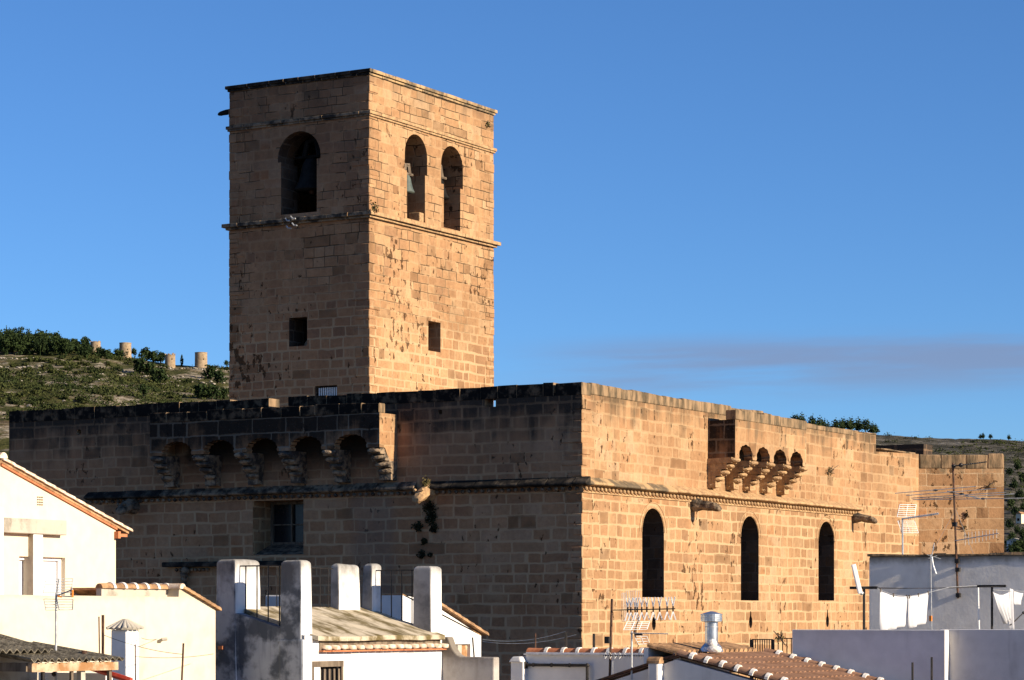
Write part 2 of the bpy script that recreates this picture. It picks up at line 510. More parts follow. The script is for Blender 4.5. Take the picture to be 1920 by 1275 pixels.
M['reveal'] = ashlar('shaded_reveal', [(0.0, (0.04, 0.028, 0.021)), (1.0, (0.12, 0.08, 0.055))], (0.13, 0.10, 0.075), 0.36, 0.7, 0.02, pits=0.0)  # near-black stone: the shade of deep openings is put into its colour
M['carved'] = simple('carved_stone', (0.30, 0.185, 0.10), (0.46, 0.30, 0.155), 5.0, 0.95, bump=0.03, spec=0.1)
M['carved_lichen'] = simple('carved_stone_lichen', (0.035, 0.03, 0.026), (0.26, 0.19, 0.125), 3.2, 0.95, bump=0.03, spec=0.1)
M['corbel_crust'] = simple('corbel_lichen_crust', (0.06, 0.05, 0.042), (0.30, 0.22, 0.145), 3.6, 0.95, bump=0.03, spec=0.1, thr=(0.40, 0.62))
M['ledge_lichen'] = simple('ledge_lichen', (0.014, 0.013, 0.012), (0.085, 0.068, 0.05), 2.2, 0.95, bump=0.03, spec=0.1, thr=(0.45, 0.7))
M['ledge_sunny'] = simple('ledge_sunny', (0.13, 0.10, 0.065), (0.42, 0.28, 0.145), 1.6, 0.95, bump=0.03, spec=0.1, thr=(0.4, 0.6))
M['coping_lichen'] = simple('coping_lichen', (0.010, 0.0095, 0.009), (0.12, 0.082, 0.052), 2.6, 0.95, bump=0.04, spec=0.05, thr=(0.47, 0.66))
M['coping_sunny'] = simple('coping_sunny', (0.085, 0.066, 0.042), (0.30, 0.20, 0.115), 3.0, 0.95, bump=0.03, spec=0.1, stretch=(1, 1, 0.3))
M['dark'] = simple('dark_interior', (0.012, 0.010, 0.008), (0.03, 0.024, 0.018), 3.0, 0.95, spec=0.05)
M['glass'] = simple('dark_window_glass', (0.01, 0.011, 0.013), (0.016, 0.017, 0.02), 2.0, 0.25, spec=0.4, bump=0.0)
M['iron'] = simple('black_iron', (0.012, 0.011, 0.010), (0.03, 0.024, 0.02), 9.0, 0.6)
M['rust'] = simple('rusty_iron', (0.045, 0.026, 0.018), (0.12, 0.055, 0.03), 9.0, 0.8)
M['galv'] = simple('galvanised_steel', (0.42, 0.44, 0.46), (0.60, 0.62, 0.64), 5.0, 0.32, metal=0.85, bump=0.003)
M['alu'] = simple('weathered_aluminium', (0.30, 0.31, 0.32), (0.48, 0.49, 0.50), 8.0, 0.5, metal=0.3)
M['whitemetal'] = simple('white_painted_metal', (0.70, 0.70, 0.69), (0.80, 0.80, 0.79), 6.0, 0.5)
M['bronze'] = simple('green_bronze', (0.05, 0.065, 0.058), (0.10, 0.12, 0.105), 4.0, 0.7)
M['darkbronze'] = simple('dark_bronze', (0.006, 0.006, 0.0055), (0.014, 0.013, 0.012), 4.0, 0.75, spec=0.1)
M['wood'] = simple('weathered_wood', (0.09, 0.065, 0.045), (0.20, 0.155, 0.11), 6.0, 0.85, stretch=(1, 1, 0.2))
M['oldwood'] = simple('pale_flaking_wood', (0.30, 0.15, 0.06), (0.52, 0.40, 0.27), 3.0, 0.85)
M['white'] = plaster('white_limewash', (0.70, 0.69, 0.67), amt=0.12, dirt=(0.40, 0.37, 0.33))
M['white_shade_side'] = plaster('smooth_grey_white_wash', (0.74, 0.715, 0.68), amt=0.5, dirt=(0.54, 0.515, 0.48), bump=0.002, streak=0.9, scale=0.7, thr=(0.42, 0.7), top=[(11.55, 11.95, 0.35, (0.26, 0.25, 0.235))])
M['white_shaded_mould'] = plaster('shaded_mouldy_limewash', (0.31, 0.345, 0.40), dirt=(0.065, 0.078, 0.10), amt=0.95, streak=0.8, thr=(0.43, 0.57), peel=((0.12, 0.12, 0.125), 0.5),
                           top=[(12.55, 13.35, 0.7, (0.085, 0.085, 0.09))])  # mould over a dark bluish base that has sky shade painted in
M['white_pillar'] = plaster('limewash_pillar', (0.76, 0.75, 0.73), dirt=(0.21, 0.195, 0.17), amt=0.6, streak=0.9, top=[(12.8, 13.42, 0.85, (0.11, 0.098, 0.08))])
M['pillar_shaded_mould'] = plaster('shaded_pillar_mould', (0.36, 0.345, 0.325), bump=0.003, dirt=(0.10, 0.098, 0.098), amt=0.75, streak=1.0, thr=(0.42, 0.66), top=[(13.22, 13.5, 0.8, (0.09, 0.08, 0.065))])  # mould on a wash darkened for unlit pillar faces, shade painted in
M['grey_wash'] = plaster('greyed_limewash', (0.64, 0.615, 0.58), bump=0.0025, dirt=(0.36, 0.335, 0.305), amt=0.5, streak=1.0, thr=(0.45, 0.75), top=[(13.28, 13.52, 0.8, (0.10, 0.088, 0.066))])
M['yard_wash'] = plaster('yard_limewash', (0.44, 0.405, 0.37), dirt=(0.20, 0.17, 0.14), amt=0.5, streak=1.0, top=[(10.75, 11.3, 0.8, (0.13, 0.105, 0.075))])
M['cream'] = plaster('cream_render', (0.66, 0.58, 0.435), dirt=(0.47, 0.385, 0.265), amt=0.25, streak=0.6, bump=0.002)
M['cream_low'] = plaster('cream_render_weathered', (0.63, 0.55, 0.415), dirt=(0.42, 0.345, 0.24), amt=0.4, streak=0.8, bump=0.002, top=[(12.35, 12.6, 0.5, (0.34, 0.28, 0.20))])
M['concrete'] = plaster('raw_concrete', (0.44, 0.40, 0.33), dirt=(0.15, 0.13, 0.10), amt=0.6, streak=0.9, scale=2.0)
M['clay'] = simple('terracotta', (0.40, 0.135, 0.06), (0.52, 0.20, 0.095), 4.0, 0.85, spec=0.15)
M['clay_brown'] = simple('brown_roof_tile', (0.23, 0.125, 0.075), (0.31, 0.175, 0.11), 2.4, 0.9, spec=0.1, bump=0.01)
M['clay_lichen'] = simple('old_roof_tile', (0.22, 0.13, 0.07), (0.46, 0.27, 0.14), 4.0, 0.9, spec=0.1, bump=0.01)
M['clay_pale'] = simple('pale_lime_washed_tile', (0.48, 0.33, 0.22), (0.72, 0.62, 0.50), 5.0, 0.9, spec=0.1)
M['mortar'] = simple('white_mortar', (0.62, 0.57, 0.50), (0.76, 0.73, 0.68), 8.0, 0.95, spec=0.1)
M['moss_roof'] = simple('lichen_terrace_roof', (0.13, 0.10, 0.045), (0.50, 0.43, 0.32), 1.3, 0.95, spec=0.1, bump=0.02, stretch=(0.7, 1.2, 1.2), thr=(0.40, 0.60), detail=7)
M['fibre'] = simple('fibre_cement_sheet', (0.075, 0.065, 0.048), (0.20, 0.175, 0.13), 7.0, 0.95, spec=0.1, bump=0.02)
M['cloth'] = simple('white_cotton', (0.45, 0.45, 0.47), (0.52, 0.52, 0.54), 2.0, 0.95, spec=0.05)
M['plastic'] = simple('white_plastic', (0.76, 0.76, 0.75), (0.82, 0.82, 0.81), 2.0, 0.45)
M['red'] = simple('faded_red_paint', (0.36, 0.035, 0.02), (0.46, 0.07, 0.04), 5.0, 0.6)
M['orange'] = simple('orange_plastic', (0.62, 0.20, 0.03), (0.70, 0.26, 0.05), 5.0, 0.5)
M['shutter'] = simple('white_roller_shutter', (0.70, 0.72, 0.74), (0.78, 0.79, 0.80), 2.0, 0.6, stretch=(0.2, 0.2, 12))
M['windmill'] = simple('windmill_rubble', (0.24, 0.17, 0.105), (0.36, 0.27, 0.175), 0.8, 0.95, spec=0.1, bump=0.05)


def foliage(name, a, b, c, scale):
    m, n = new_mat(name)
    P = pos(n)
    f = n.noise(P, scale, 3, 0.6); g = n.noise(P, scale * 6, 2)
    col = n.mix(n.step(f, 0.35, 0.65), a, b)
    col = n.mix(n.step(g, 0.5, 0.75), col, c)
    finish(n, col, 0.9, None, spec=0.1)
    return m


M['pine'] = foliage('pine_needles', (0.016, 0.028, 0.010), (0.030, 0.047, 0.014), (0.046, 0.064, 0.020), 0.12)
M['scrub'] = foliage('scrub_leaves', (0.024, 0.034, 0.011), (0.048, 0.056, 0.017), (0.072, 0.072, 0.024), 0.03)
M['darkpine'] = foliage('far_pine_needles', (0.020, 0.034, 0.014), (0.036, 0.054, 0.018), (0.05, 0.07, 0.026), 0.12)
M['weed'] = foliage('wall_weed', (0.012, 0.014, 0.008), (0.03, 0.03, 0.013), (0.05, 0.045, 0.02), 3.0)
M['dryweed'] = foliage('dry_weed', (0.10, 0.075, 0.03), (0.16, 0.13, 0.05), (0.07, 0.07, 0.025), 3.0)
M['bark'] = simple('bark', (0.06, 0.045, 0.032), (0.12, 0.09, 0.065), 3.0, 0.95)


def hill_mat():
    m, n = new_mat('hillside')
    P = pos(n)
    Pt = n.vm('MULTIPLY', P, (1, 1, 2.4))
    a = n.noise(Pt, 0.022, 6, 0.62); b = n.noise(Pt, 0.10, 6, 0.68); r = n.noise(n.vm('MULTIPLY', P, (1, 1, 5.0)), 0.16, 6, 0.72)
    f2 = n.noise(n.vm('MULTIPLY', P, (1, 1, 4.0)), 0.45, 5, 0.75)
    soil = n.ramp(n.m('MULTIPLY_ADD', b, 0.6, n.m('MULTIPLY', f2, 0.4)), [(0.36, (0.045, 0.036, 0.018)), (0.46, (0.095, 0.070, 0.036)), (0.54, (0.155, 0.118, 0.066)), (0.66, (0.26, 0.21, 0.132))])
    rock = n.ramp(n.m('MULTIPLY_ADD', r, 0.55, n.m('MULTIPLY', f2, 0.45)), [(0.38, (0.10, 0.08, 0.055)), (0.5, (0.27, 0.225, 0.165)), (0.62, (0.42, 0.37, 0.29))])
    col = n.mix(n.step(n.m('MULTIPLY_ADD', a, 0.6, n.m('MULTIPLY', r, 0.6)), 0.54, 0.66), soil, rock)
    g = n.ramp(n.m('MULTIPLY_ADD', b, 0.5, n.m('MULTIPLY', f2, 0.5)), [(0.38, (0.022, 0.026, 0.009)), (0.5, (0.058, 0.060, 0.019)), (0.64, (0.115, 0.100, 0.04))])
    gm = n.step(n.m('MULTIPLY_ADD', n.noise(Pt, 0.034, 5, 0.6), 1.0, n.m('MULTIPLY', n.noise(Pt, 0.25, 4, 0.7), 0.45)), 0.64, 0.77)
    col = n.mix(gm, col, g)
    # the far ridge to the right is greyer limestone
    tt = n.vm('DOT_PRODUCT', n.vm('SUBTRACT', P, tuple(CAM)), tuple(RT))
    gry = n.ramp(n.noise(n.vm('MULTIPLY', P, (1, 1, 1.5)), 0.055, 8, 0.74), [(0.34, (0.022, 0.023, 0.015)), (0.47, (0.050, 0.047, 0.033)), (0.56, (0.11, 0.098, 0.077)), (0.68, (0.24, 0.22, 0.185))])
    col = n.mix(n.step(tt, 60.0, 130.0), col, gry)
    finish(n, col, 0.95, n.m('ADD', b, r), 1.6, 0.9, spec=0.05)
    return m


M['hill'] = hill_mat()
M['rock'] = simple('limestone', (0.20, 0.17, 0.125), (0.42, 0.38, 0.31), 0.7, 0.95, spec=0.05, bump=0.1)
M['earth'] = simple('town_ground', (0.15, 0.12, 0.088), (0.27, 0.215, 0.155), 0.4, 0.95, spec=0.05)


# ------------------------------------------------------------------ ground and hills
b = MB(); b.poly([(-9000, -4000, 0), (9000, -4000, 0), (9000, 14000, 0), (-9000, 14000, 0)])
tag(b.build('ground', M['earth']), kind='structure')

RIDGE = [(-2600, 560), (-1400, 585), (-500, 618), (0, 650), (100, 652), (180, 657), (240, 670), (320, 683), (400, 686), (520, 700), (800, 780), (1100, 830), (1300, 812), (1480, 794), (1560, 806), (1650, 814), (1780, 820), (1920, 824), (2400, 850), (3400, 900)]


def interp(tab, x):
    if x <= tab[0][0]: return tab[0][1]
    for (a, p), (c, q) in zip(tab, tab[1:]):
        if x <= c:
            k = (x - a) / (c - a); k = k * k * (3 - 2 * k)
            return p + (q - p) * k
    return tab[-1][1]


def hill_point(px, D):
    """Height of the hills in a direction at a distance; the left ridge is at 1400 m, the right one at 1900 m."""
    k = min(max((px - 500) / 700.0, 0), 1); k = k * k * (3 - 2 * k)
    Dr = 1400 + 500 * k; D0 = 520 + 260 * k
    zr = 12 + (HY - interp(RIDGE, px)) * Dr / F
    s = (D - D0) / (Dr - D0)
    if s < 0: z = -6.0 * min(1.0, -s * 4)
    elif s <= 1: z = zr * (s ** 1.02)
    else: z = zr - (s - 1) * (Dr - D0) * 0.13
    p = CAM + (FW + RT * ((px - CX) / F)) * D
    nz = mnoise.fractal(Vector((p.x, p.y, 0)) * 0.006, 0.9, 2.1, 5) * 9.0 * min(max(s * 2, 0), 1) * max(0.0, 1 - max(0, s - 0.55) / 0.45 * 0.86)
    nz += mnoise.fractal(Vector((p.x, p.y, 3)) * 0.045, 0.8, 2.2, 4) * 1.2 * min(max(s * 3, 0), 1)
    return Vector((p.x, p.y, z + nz))


b = MB()
pxs = list(range(-2600, -200, 80)) + list(range(-200, 560, 6)) + list(range(560, 1400, 40)) + list(range(1400, 2000, 8)) + list(range(2000, 3401, 80))
Ds = [430, 520, 600, 680, 760, 840] + [860 + 12 * i for i in range(50)] + [1470 + 30 * i for i in range(18)] + [2100, 2400, 2800]
grid = [[b.bm.verts.new(hill_point(px, D)) for D in Ds] for px in pxs]
for i in range(len(pxs) - 1):
    for j in range(len(Ds) - 1):
        b.bm.faces.new((grid[i][j], grid[i + 1][j], grid[i + 1][j + 1], grid[i][j + 1]))
tag(b.build('hills', M['hill'], smooth=True), kind='structure')


def leaf(bm, c, s):
    a = Vector((random.gauss(0, 1), random.gauss(0, 1), random.gauss(0, 1))).normalized()
    t = a.orthogonal().normalized(); t.rotate(Matrix.Rotation(random.uniform(0, 6.28), 3, a)); u = a.cross(t)
    k = s * random.uniform(0.6, 1.25)
    bm.faces.new([bm.verts.new(c + t * k * x + u * k * y) for x, y in ((-0.6, -0.5), (0.5, -0.65), (0.65, 0.45), (-0.4, 0.6))])


def crown(b, c, rx, rz, clumps, leaves, size, flat=0.35):
    c = Vector(c)
    for i in range(clumps):
        while True:
            q = Vector((random.uniform(-1, 1), random.uniform(-1, 1), random.uniform(-1, 1)))
            if q.length < 1: break
        q = q.normalized() * (0.35 + 0.5 * random.random())
        cc = c + Vector((q.x * rx, q.y * rx, q.z * rz)); r = rx * random.uniform(0.28, 0.45)
        for k in range(leaves):
            o = Vector((random.gauss(0, 0.5), random.gauss(0, 0.5), random.gauss(0, 0.5 * min(1, rz / rx + 0.2))))
            leaf(b.bm, cc + o * r, size)


def pine_proto(h, rx, mat, shape=0.62):
    t = thing('pine_tree', 'pine tree', 'tree', (0, 0, 0))
    b = MB(); b.tube([(0, 0, -1.0), (0.1, 0, h * 0.35), (0.0, 0.15, h * 0.75)], 0.28, 6, 0.1)
    for k in range(4):
        a = k * 1.7; b.tube([(0.05, 0, h * (0.3 + 0.1 * k)), (math.cos(a) * rx * 0.6, math.sin(a) * rx * 0.6, h * (0.42 + 0.1 * k))], 0.09, 5, 0.03)
    b.build('trunk', M['bark'], t)
    b = MB(); crown(b, (0, 0, h * shape), rx, h * (1 - shape) * 1.05, 20, 26, 0.62)
    b.build('crown', mat, t, recalc=False)
    return t


def copy_thing(o, loc, rz=0.0, sc=1.0, label=None, group=None):
    c = o.copy(); COL.objects.link(c)
    c.location = loc; c.rotation_euler = (0, 0, rz); c.scale = (sc, sc, sc)
    if label: c['label'] = label
    if group: c['group'] = group
    for ch in o.children:
        d = ch.copy(); COL.objects.link(d); d.parent = c
        for g in ch.children:
            e = g.copy(); COL.objects.link(e); e.parent = d
    return c


def ground_D(px, py):
    """Distance at which the line of sight through a pixel meets the hill."""
    D = 700.0
    while D < 2000:
        p = hill_point(px, D)
        if p.z >= 12 + (HY - py) * D / F: return D
        D += 6
    return 1400.0


# scrub and the dense pine wood: too many to count
random.seed(5)
b = MB()
for i in range(4200):
    px = random.uniform(-150, 560) if i % 5 else random.uniform(1600, 2000)
    D = random.uniform(1000, 1400) if px < 600 else random.uniform(1200, 1880)
    p = hill_point(px, D)
    dn = mnoise.fractal(p * 0.012, 0.9, 2.0, 4)
    if dn < random.uniform(-0.35, 0.25): continue
    s = random.uniform(0.5, 1.5) * (1.0 + max(0, dn))
    for k in range(int(16 * s) + 8):
        leaf(b.bm, p + Vector((random.gauss(0, 1.0) * s, random.gauss(0, 1.0) * s, abs(random.gauss(0, 0.55)) * s)), 0.55)
for i in range(720):
    px = random.uniform(-150, 560); D = random.uniform(1040, 1385); p = hill_point(px, D)
    if mnoise.fractal(p * 0.009 + Vector((7, 0, 0)), 0.9, 2.0, 3) < random.uniform(-0.3, 0.3): continue
    w = random.uniform(1.6, 4.6)
    crown(b, p + Vector((0, 0, 0.6)), w, random.uniform(0.9, 1.7), 12, 14, 0.6)
rk = MB()
for i in range(1100):
    if i % 4 == 0:                      # rows of stones along old terraces and the ridge path
        row_ = random.choice(((-100, 130, 1325), (-100, 90, 1292), (-60, 160, 1260), (285, 430, 1378), (120, 300, 1230), (-120, 200, 1180)))
        p = hill_point(random.uniform(row_[0], row_[1]), row_[2] + random.gauss(0, 1.2))
    else:
        p = hill_point(random.uniform(-150, 560), random.uniform(1040, 1385))
        if mnoise.fractal(p * 0.014 + Vector((0, 40, 0)), 0.9, 2.0, 3) < random.uniform(-0.05, 0.4): continue
    r = random.uniform(0.3, 1.1)
    rk.ball(p + Vector((0, 0, r * 0.15)), r, 1, (random.uniform(0.8, 1.7), random.uniform(0.7, 1.3), random.uniform(0.35, 0.7)))
tag(rk.build('rocks', M['rock'], rough=0.25), 'pale limestone rocks strewn over the left hillside', 'rocks', kind='stuff')
tag(b.build('scrub', M['scrub'], recalc=False), 'low green and brown scrub scattered over the stony hillside', 'scrub', kind='stuff')
b = MB()
for i in range(170):
    px = random.uniform(-190, 168) if i % 3 else random.uniform(0, 168)
    p = hill_point(px, random.uniform(1340, 1420))
    h = random.uniform(8.0, 13.0) * (1.0 - 0.45 * max(0, px - 40) / 128)
    b.tube([p - Vector((0, 0, 1)), p + Vector((0, 0, h * 0.5))], 0.2, 4)
    crown(b, p + Vector((0, 0, h * 0.5)), h * 0.33, h * 0.52, 14, 22, 0.6)
tag(b.build('pine_wood', M['pine'], recalc=False), 'dense dark pine wood along the left ridge', 'wood', kind='stuff')

protoA = pine_proto(8.5, 3.2, M['pine'])
protoB = pine_proto(6.0, 3.3, M['pine'], 0.55)
SPOTS = [  # px, py of foot, height m, prototype, label
    (158, 657, 7.0, 0, 'rounded pine just left of the leftmost windmill'),
    (187, 672, 5.5, 1, 'bushy pine below the leftmost windmill on the ridge'),
    (201, 675, 5.0, 1, 'dark pine between the two leftmost windmills'),
    (222, 676, 6.0, 1, 'pine at the foot of the second windmill from the left'),
    (236, 672, 3.6, 1, 'small pine in front of the second windmill, hiding its base'),
    (252, 672, 5.0, 0, 'pine just right of the second windmill from the left'),
    (274, 679, 7.0, 1, 'low broad pine between the second and the ruined windmill'),
    (289, 680, 6.2, 1, 'dark pine left of the ruined windmill, on the skyline'),
    (302, 681, 5.6, 1, 'dark pine touching the ruined windmill on its left side'),
    (262, 702, 8.0, 1, 'large dark pine on the slope below the skyline gap'),
    (280, 706, 7.2, 1, 'dark pine in the middle of the slope below the ruined windmill'),
    (297, 724, 8.0, 1, 'green pine lower on the slope below the ruined windmill'),
    (270, 752, 6.5, 0, 'narrow pine just above the church wall on the left'),
    (395, 712, 7.5, 1, 'dark pine on the slope below the rightmost windmill'),
    (410, 722, 6.5, 1, 'shaded pine beside the tower, below the rightmost windmill'),
    (376, 748, 7.2, 1, 'round light pine above the church wall, nearer the windmill side'),
    (398, 752, 6.6, 1, 'round light pine above the church wall near the tower edge'),
    (418, 750, 5.6, 1, 'pine touching the left edge of the bell tower'),
    (425, 688, 4.0, 0, 'small skyline tree at the left edge of the bell tower'),
]
first = {0: True, 1: True}
for k, (px, py, h, ty, lab) in enumerate(SPOTS):
    D = ground_D(px, py); p = hill_point(px, D)
    pr = protoA if ty == 0 else protoB
    sc = h / (8.5 if ty == 0 else 6.0)
    if first[ty]:
        first[ty] = False
        pr.location = p; pr.scale = (sc,) * 3; pr['label'] = lab; pr['group'] = 'pines on the left hill'
    else:
        copy_thing(pr, p, random.uniform(0, 6.2), sc, lab, 'pines on the left hill')
# cypress beside the ruined windmill
p = hill_point(341, 1395)
t = thing('cypress_tree', 'slim dark cypress on the skyline between the ruined and the rightmost windmill', 'tree', p)
b = MB(); b.tube([p + Vector((0, 0, -0.5)), p + Vector((0, 0, 3))], 0.15, 6, 0.08); b.build('trunk', M['bark'], t)
b = MB()
for k in range(420):
    zz = random.random(); rr = 0.95 * math.sin(math.pi * min(1, 0.12 + zz * 0.88)) ** 0.8 * math.sqrt(random.random())
    a = random.uniform(0, 6.28); leaf(b.bm, p + Vector((rr * math.cos(a), rr * math.sin(a), 0.5 + zz * 5.8)), 0.34)
b.build('crown', M['pine'], t, recalc=False)
# pines on the right ridge
protoC = pine_proto(7.5, 3.9, M['darkpine'], 0.55)
RP = [(1490, 789, 8.0), (1503, 791, 9.0), (1522, 795, 10.0), (1538, 798, 10.0), (1552, 801, 8.5), (1566, 804, 9.0), (1580, 806, 9.0), (1595, 808, 9.5), (1610, 810, 9.5), (1623, 811, 9.0), (1636, 812, 8.0), (1643, 813, 6.0)]
for k, (px, py, h) in enumerate(RP):
    p = hill_point(px, 1880 + random.uniform(-25, 25)); sc = h / 7.5
    lab = 'dark pine in the clump on the skyline above the sunlit church wall'
    if k == 0:
        protoC.location = p; protoC.scale = (sc,) * 3; protoC['label'] = lab; protoC['group'] = 'pines on the right ridge'
    else:
        copy_thing(protoC, p, random.uniform(0, 6), sc, lab, 'pines on the right ridge')
for px, h, lab in ((1838, 2.6, 'small lone tree on the right skyline, left of the round pair'), (1843, 3.2, 'round lone tree on the right skyline'), (1857, 2.8, 'second round tree on the right skyline'), (1892, 3.0, 'low dark tree on the skyline near the right edge')):
    copy_thing(protoC, hill_point(px, 1890), random.uniform(0, 6), h / 7.5 * 1.25, lab, 'lone trees on the right ridge')

# windmills: truncated rubble drums on the ridge
for px, py0, py1, w, lab, ruined in ((179, 658, 639, 19, 'leftmost stone windmill drum beside the pine wood', 1), (235, 669, 643, 22, 'tall stone windmill drum, second from the left, with a small pine before it', 0),
                                     (319, 683, 661, 19, 'ruined low windmill drum with a broken rim', 2), (377, 687, 661, 23, 'pale rightmost windmill drum nearest the bell tower', 0)):
    D = 1392.0; c = hill_point(px, D); r = w / 2 * D / F; h = (py0 - py1) * D / F
    zt = 12 + (HY - py1) * D / F; zb = min(c.z - 2.0, zt - h)
    t = thing('windmill', lab, 'windmill', (c.x, c.y, zb), 'old windmills on the ridge')
    b = MB(); n_ = 28
    H = zt - zb
    ring = []
    for zf, rf in ((0, 1.06), (0.5, 1.02), (0.96, 1.0), (0.965, 1.04), (1.0, 1.04)):
        ring.append([b.bm.verts.new((c.x + r * rf * math.cos(6.2832 * k / n_), c.y + r * rf * math.sin(6.2832 * k / n_), zb + H * zf + (0 if zf < 0.95 or not ruined else (-random.random() * 1.1 * ruined if zf == 1.0 else -0.6 * ruined)))) for k in range(n_)])
    inner = [b.bm.verts.new((v.co.x * 0.82 + c.x * 0.18, v.co.y * 0.82 + c.y * 0.18, v.co.z)) for v in ring[-1]]
    deep = [b.bm.verts.new((v.co.x, v.co.y, zb + H * 0.5)) for v in inner]
    ring += [inner, deep]
    for i in range(len(ring) - 1):
        for k in range(n_):
            b.bm.faces.new((ring[i][k], ring[i][(k + 1) % n_], ring[i + 1][(k + 1) % n_], ring[i + 1][k]))
    b.bm.faces.new(deep)
    b.build('drum', M['windmill'], t, smooth=False)
    a0 = math.atan2(-FW.y, -FW.x) + 0.5
    q = Vector((c.x + r * 1.0 * math.cos(a0), c.y + r * 1.0 * math.sin(a0), zb + H * 0.62))
    b = MB(); b.ball(q, 0.35, 1, (1, 1, 1.4)); b.build('window', M['dark'], t)


# ------------------------------------------------------------------ church
def arch(s0, s1, z0, zt, n=14, kind=1.0):
    """Round-headed opening outline; the head is a half ellipse of height kind * half width."""
    r = (s1 - s0) / 2; h = r * kind; c = (s0 + s1) / 2; zs = zt - h
    return [(s0, z0), (s1, z0)] + [(c + r * math.cos(math.pi * k / n), zs + h * math.sin(math.pi * k / n)) for k in range(n + 1)]


def circ(s, z, r, n=8):
    return [(s + r * math.cos(2 * math.pi * k / n), z + r * math.sin(2 * math.pi * k / n)) for k in range(n)]


def rect(s0, s1, z0, z1):
    return [(s0, z0), (s1, z0), (s1, z1), (s0, z1)]


def keyhole(s, z0, z1):
    r = 0.14
    return [(s + r * math.cos(a), z0 + 0.22 + 0.22 * math.sin(a)) for a in [R(d) for d in (115, 150, 180, 210, 240, 270, 300, 330, 0, 30, 65)]] + [(s + 0.035, z1), (s - 0.035, z1)]


WX = onY(17, 800, 0).x                 # west end of the shaded wall
YE = 21.4                              # east wall ends, then the polygonal end
ZROOF = 17.3
ch = thing('fortified_church', 'long sandstone fortress church with a dark lichened shaded wall, a sunlit wall and corbelled galleries', 'church', (-11, 12, 0))

# shaded (south) wall, with the deep square window and a parapet with loopholes
wl, wr = onY(474, 990, 0).x, onY(569, 990, 0).x
wz1, wz0 = onY(520, 938, 0).z, onY(520, 1040, 0).z
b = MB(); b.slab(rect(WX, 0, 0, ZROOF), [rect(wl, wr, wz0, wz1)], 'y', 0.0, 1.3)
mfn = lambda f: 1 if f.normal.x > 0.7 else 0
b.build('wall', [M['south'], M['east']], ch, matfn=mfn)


def pS(px, py): q = onY(px, py, 0); return (q.x, q.z)


h1 = pS(148, 810); h2 = pS(825, 773); s1 = pS(919, 755); s2 = pS(1040, 730)
nx0, nx1 = pS(505, 755)[0], pS(541, 755)[0]
outer = [(WX, ZROOF), (0, ZROOF), (0, ZT - 0.40), (nx1, ZT - 0.40), (nx0, ZT - 0.40), (WX, ZT - 0.40)]
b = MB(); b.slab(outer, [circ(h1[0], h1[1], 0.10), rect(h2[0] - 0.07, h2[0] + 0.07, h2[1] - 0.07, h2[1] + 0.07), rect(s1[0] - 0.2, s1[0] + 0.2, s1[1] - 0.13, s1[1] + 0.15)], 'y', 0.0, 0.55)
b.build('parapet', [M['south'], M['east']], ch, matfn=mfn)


def coping(x0, x1, axis, c0, c1, z0, z1, gap=None):
    """A course of separate cap stones of uneven length and height."""
    b = MB(); x = x0
    while x < x1 - 0.05:
        w = min(random.uniform(0.55, 0.98), x1 - x)
        if x1 - (x + w) < 0.3: w = x1 - x
        zt = z1 + random.uniform(-0.025, 0.02); o = random.uniform(0.0, 0.02)
        if gap and gap[0] < x + w and gap[1] > x and not (x >= gap[1] or x + w <= gap[0]):
            if x + 0.1 < gap[0]: w = gap[0] - x
            else:
                x = gap[1]; continue
        a = (x + 0.002, x + w - 0.002)
        if axis == 'x': v = b.box(a[0], a[1], c0 - o, c1 + o, z0, zt)
        else: v = b.box(c0 - o, c1 + o, a[0], a[1], z0, zt)
        for q in v[4:]: q.co.z += random.uniform(-0.018, 0.012)
        x += w
    return b


random.seed(3)
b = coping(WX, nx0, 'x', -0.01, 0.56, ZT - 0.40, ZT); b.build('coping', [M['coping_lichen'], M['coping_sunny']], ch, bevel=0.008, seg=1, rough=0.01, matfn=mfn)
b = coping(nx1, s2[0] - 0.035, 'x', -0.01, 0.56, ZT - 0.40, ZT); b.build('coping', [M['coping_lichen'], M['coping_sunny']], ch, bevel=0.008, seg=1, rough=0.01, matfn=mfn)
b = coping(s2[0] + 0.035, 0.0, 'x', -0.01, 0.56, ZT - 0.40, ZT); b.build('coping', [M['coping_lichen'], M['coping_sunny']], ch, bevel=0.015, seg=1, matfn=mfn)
boxpart('coping', M['coping_lichen'], ch, s2[0] - 0.035, s2[0] + 0.035, 0.0, 0.55, ZT - 0.40, s2[1] - 0.10)

# sunlit (east) wall with three deep round-headed windows and keyhole gun loops
wins = []
for l, r, t, bo in ((1204, 1245, 953, 1120), (1389, 1422.5, 968, 1126), (1534.5, 1564, 978, 1126)):
    a, c = onX(l, bo, 0), onX(r, bo, 0)
    wins.append((a.y, c.y, (a.z + c.z) / 2, onX((l + r) / 2, t, 0).z))
holes = [arch(*w) for w in wins]
for px, t, bo in ((1226, 1157, 1182), (1407.5, 1146, 1178), (1551.5, 1143, 1176)):
    q = onX(px, bo, 0); holes.append(keyhole(q.y, q.z, onX(px, t, 0).z))
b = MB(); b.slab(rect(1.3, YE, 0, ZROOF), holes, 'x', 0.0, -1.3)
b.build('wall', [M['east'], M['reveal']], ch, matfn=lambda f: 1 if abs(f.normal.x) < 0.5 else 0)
b = MB(); b.slab(rect(0.55, YE, ZROOF, ZT - 0.36), [], 'x', 0.0, -0.55)
b.build('parapet', M['east'], ch)
b = coping(0.55, 13.6, 'y', -0.55, 0.01, ZT - 0.36, ZT - 0.01); b.build('coping', M['coping_sunny'], ch, bevel=0.03, seg=1)
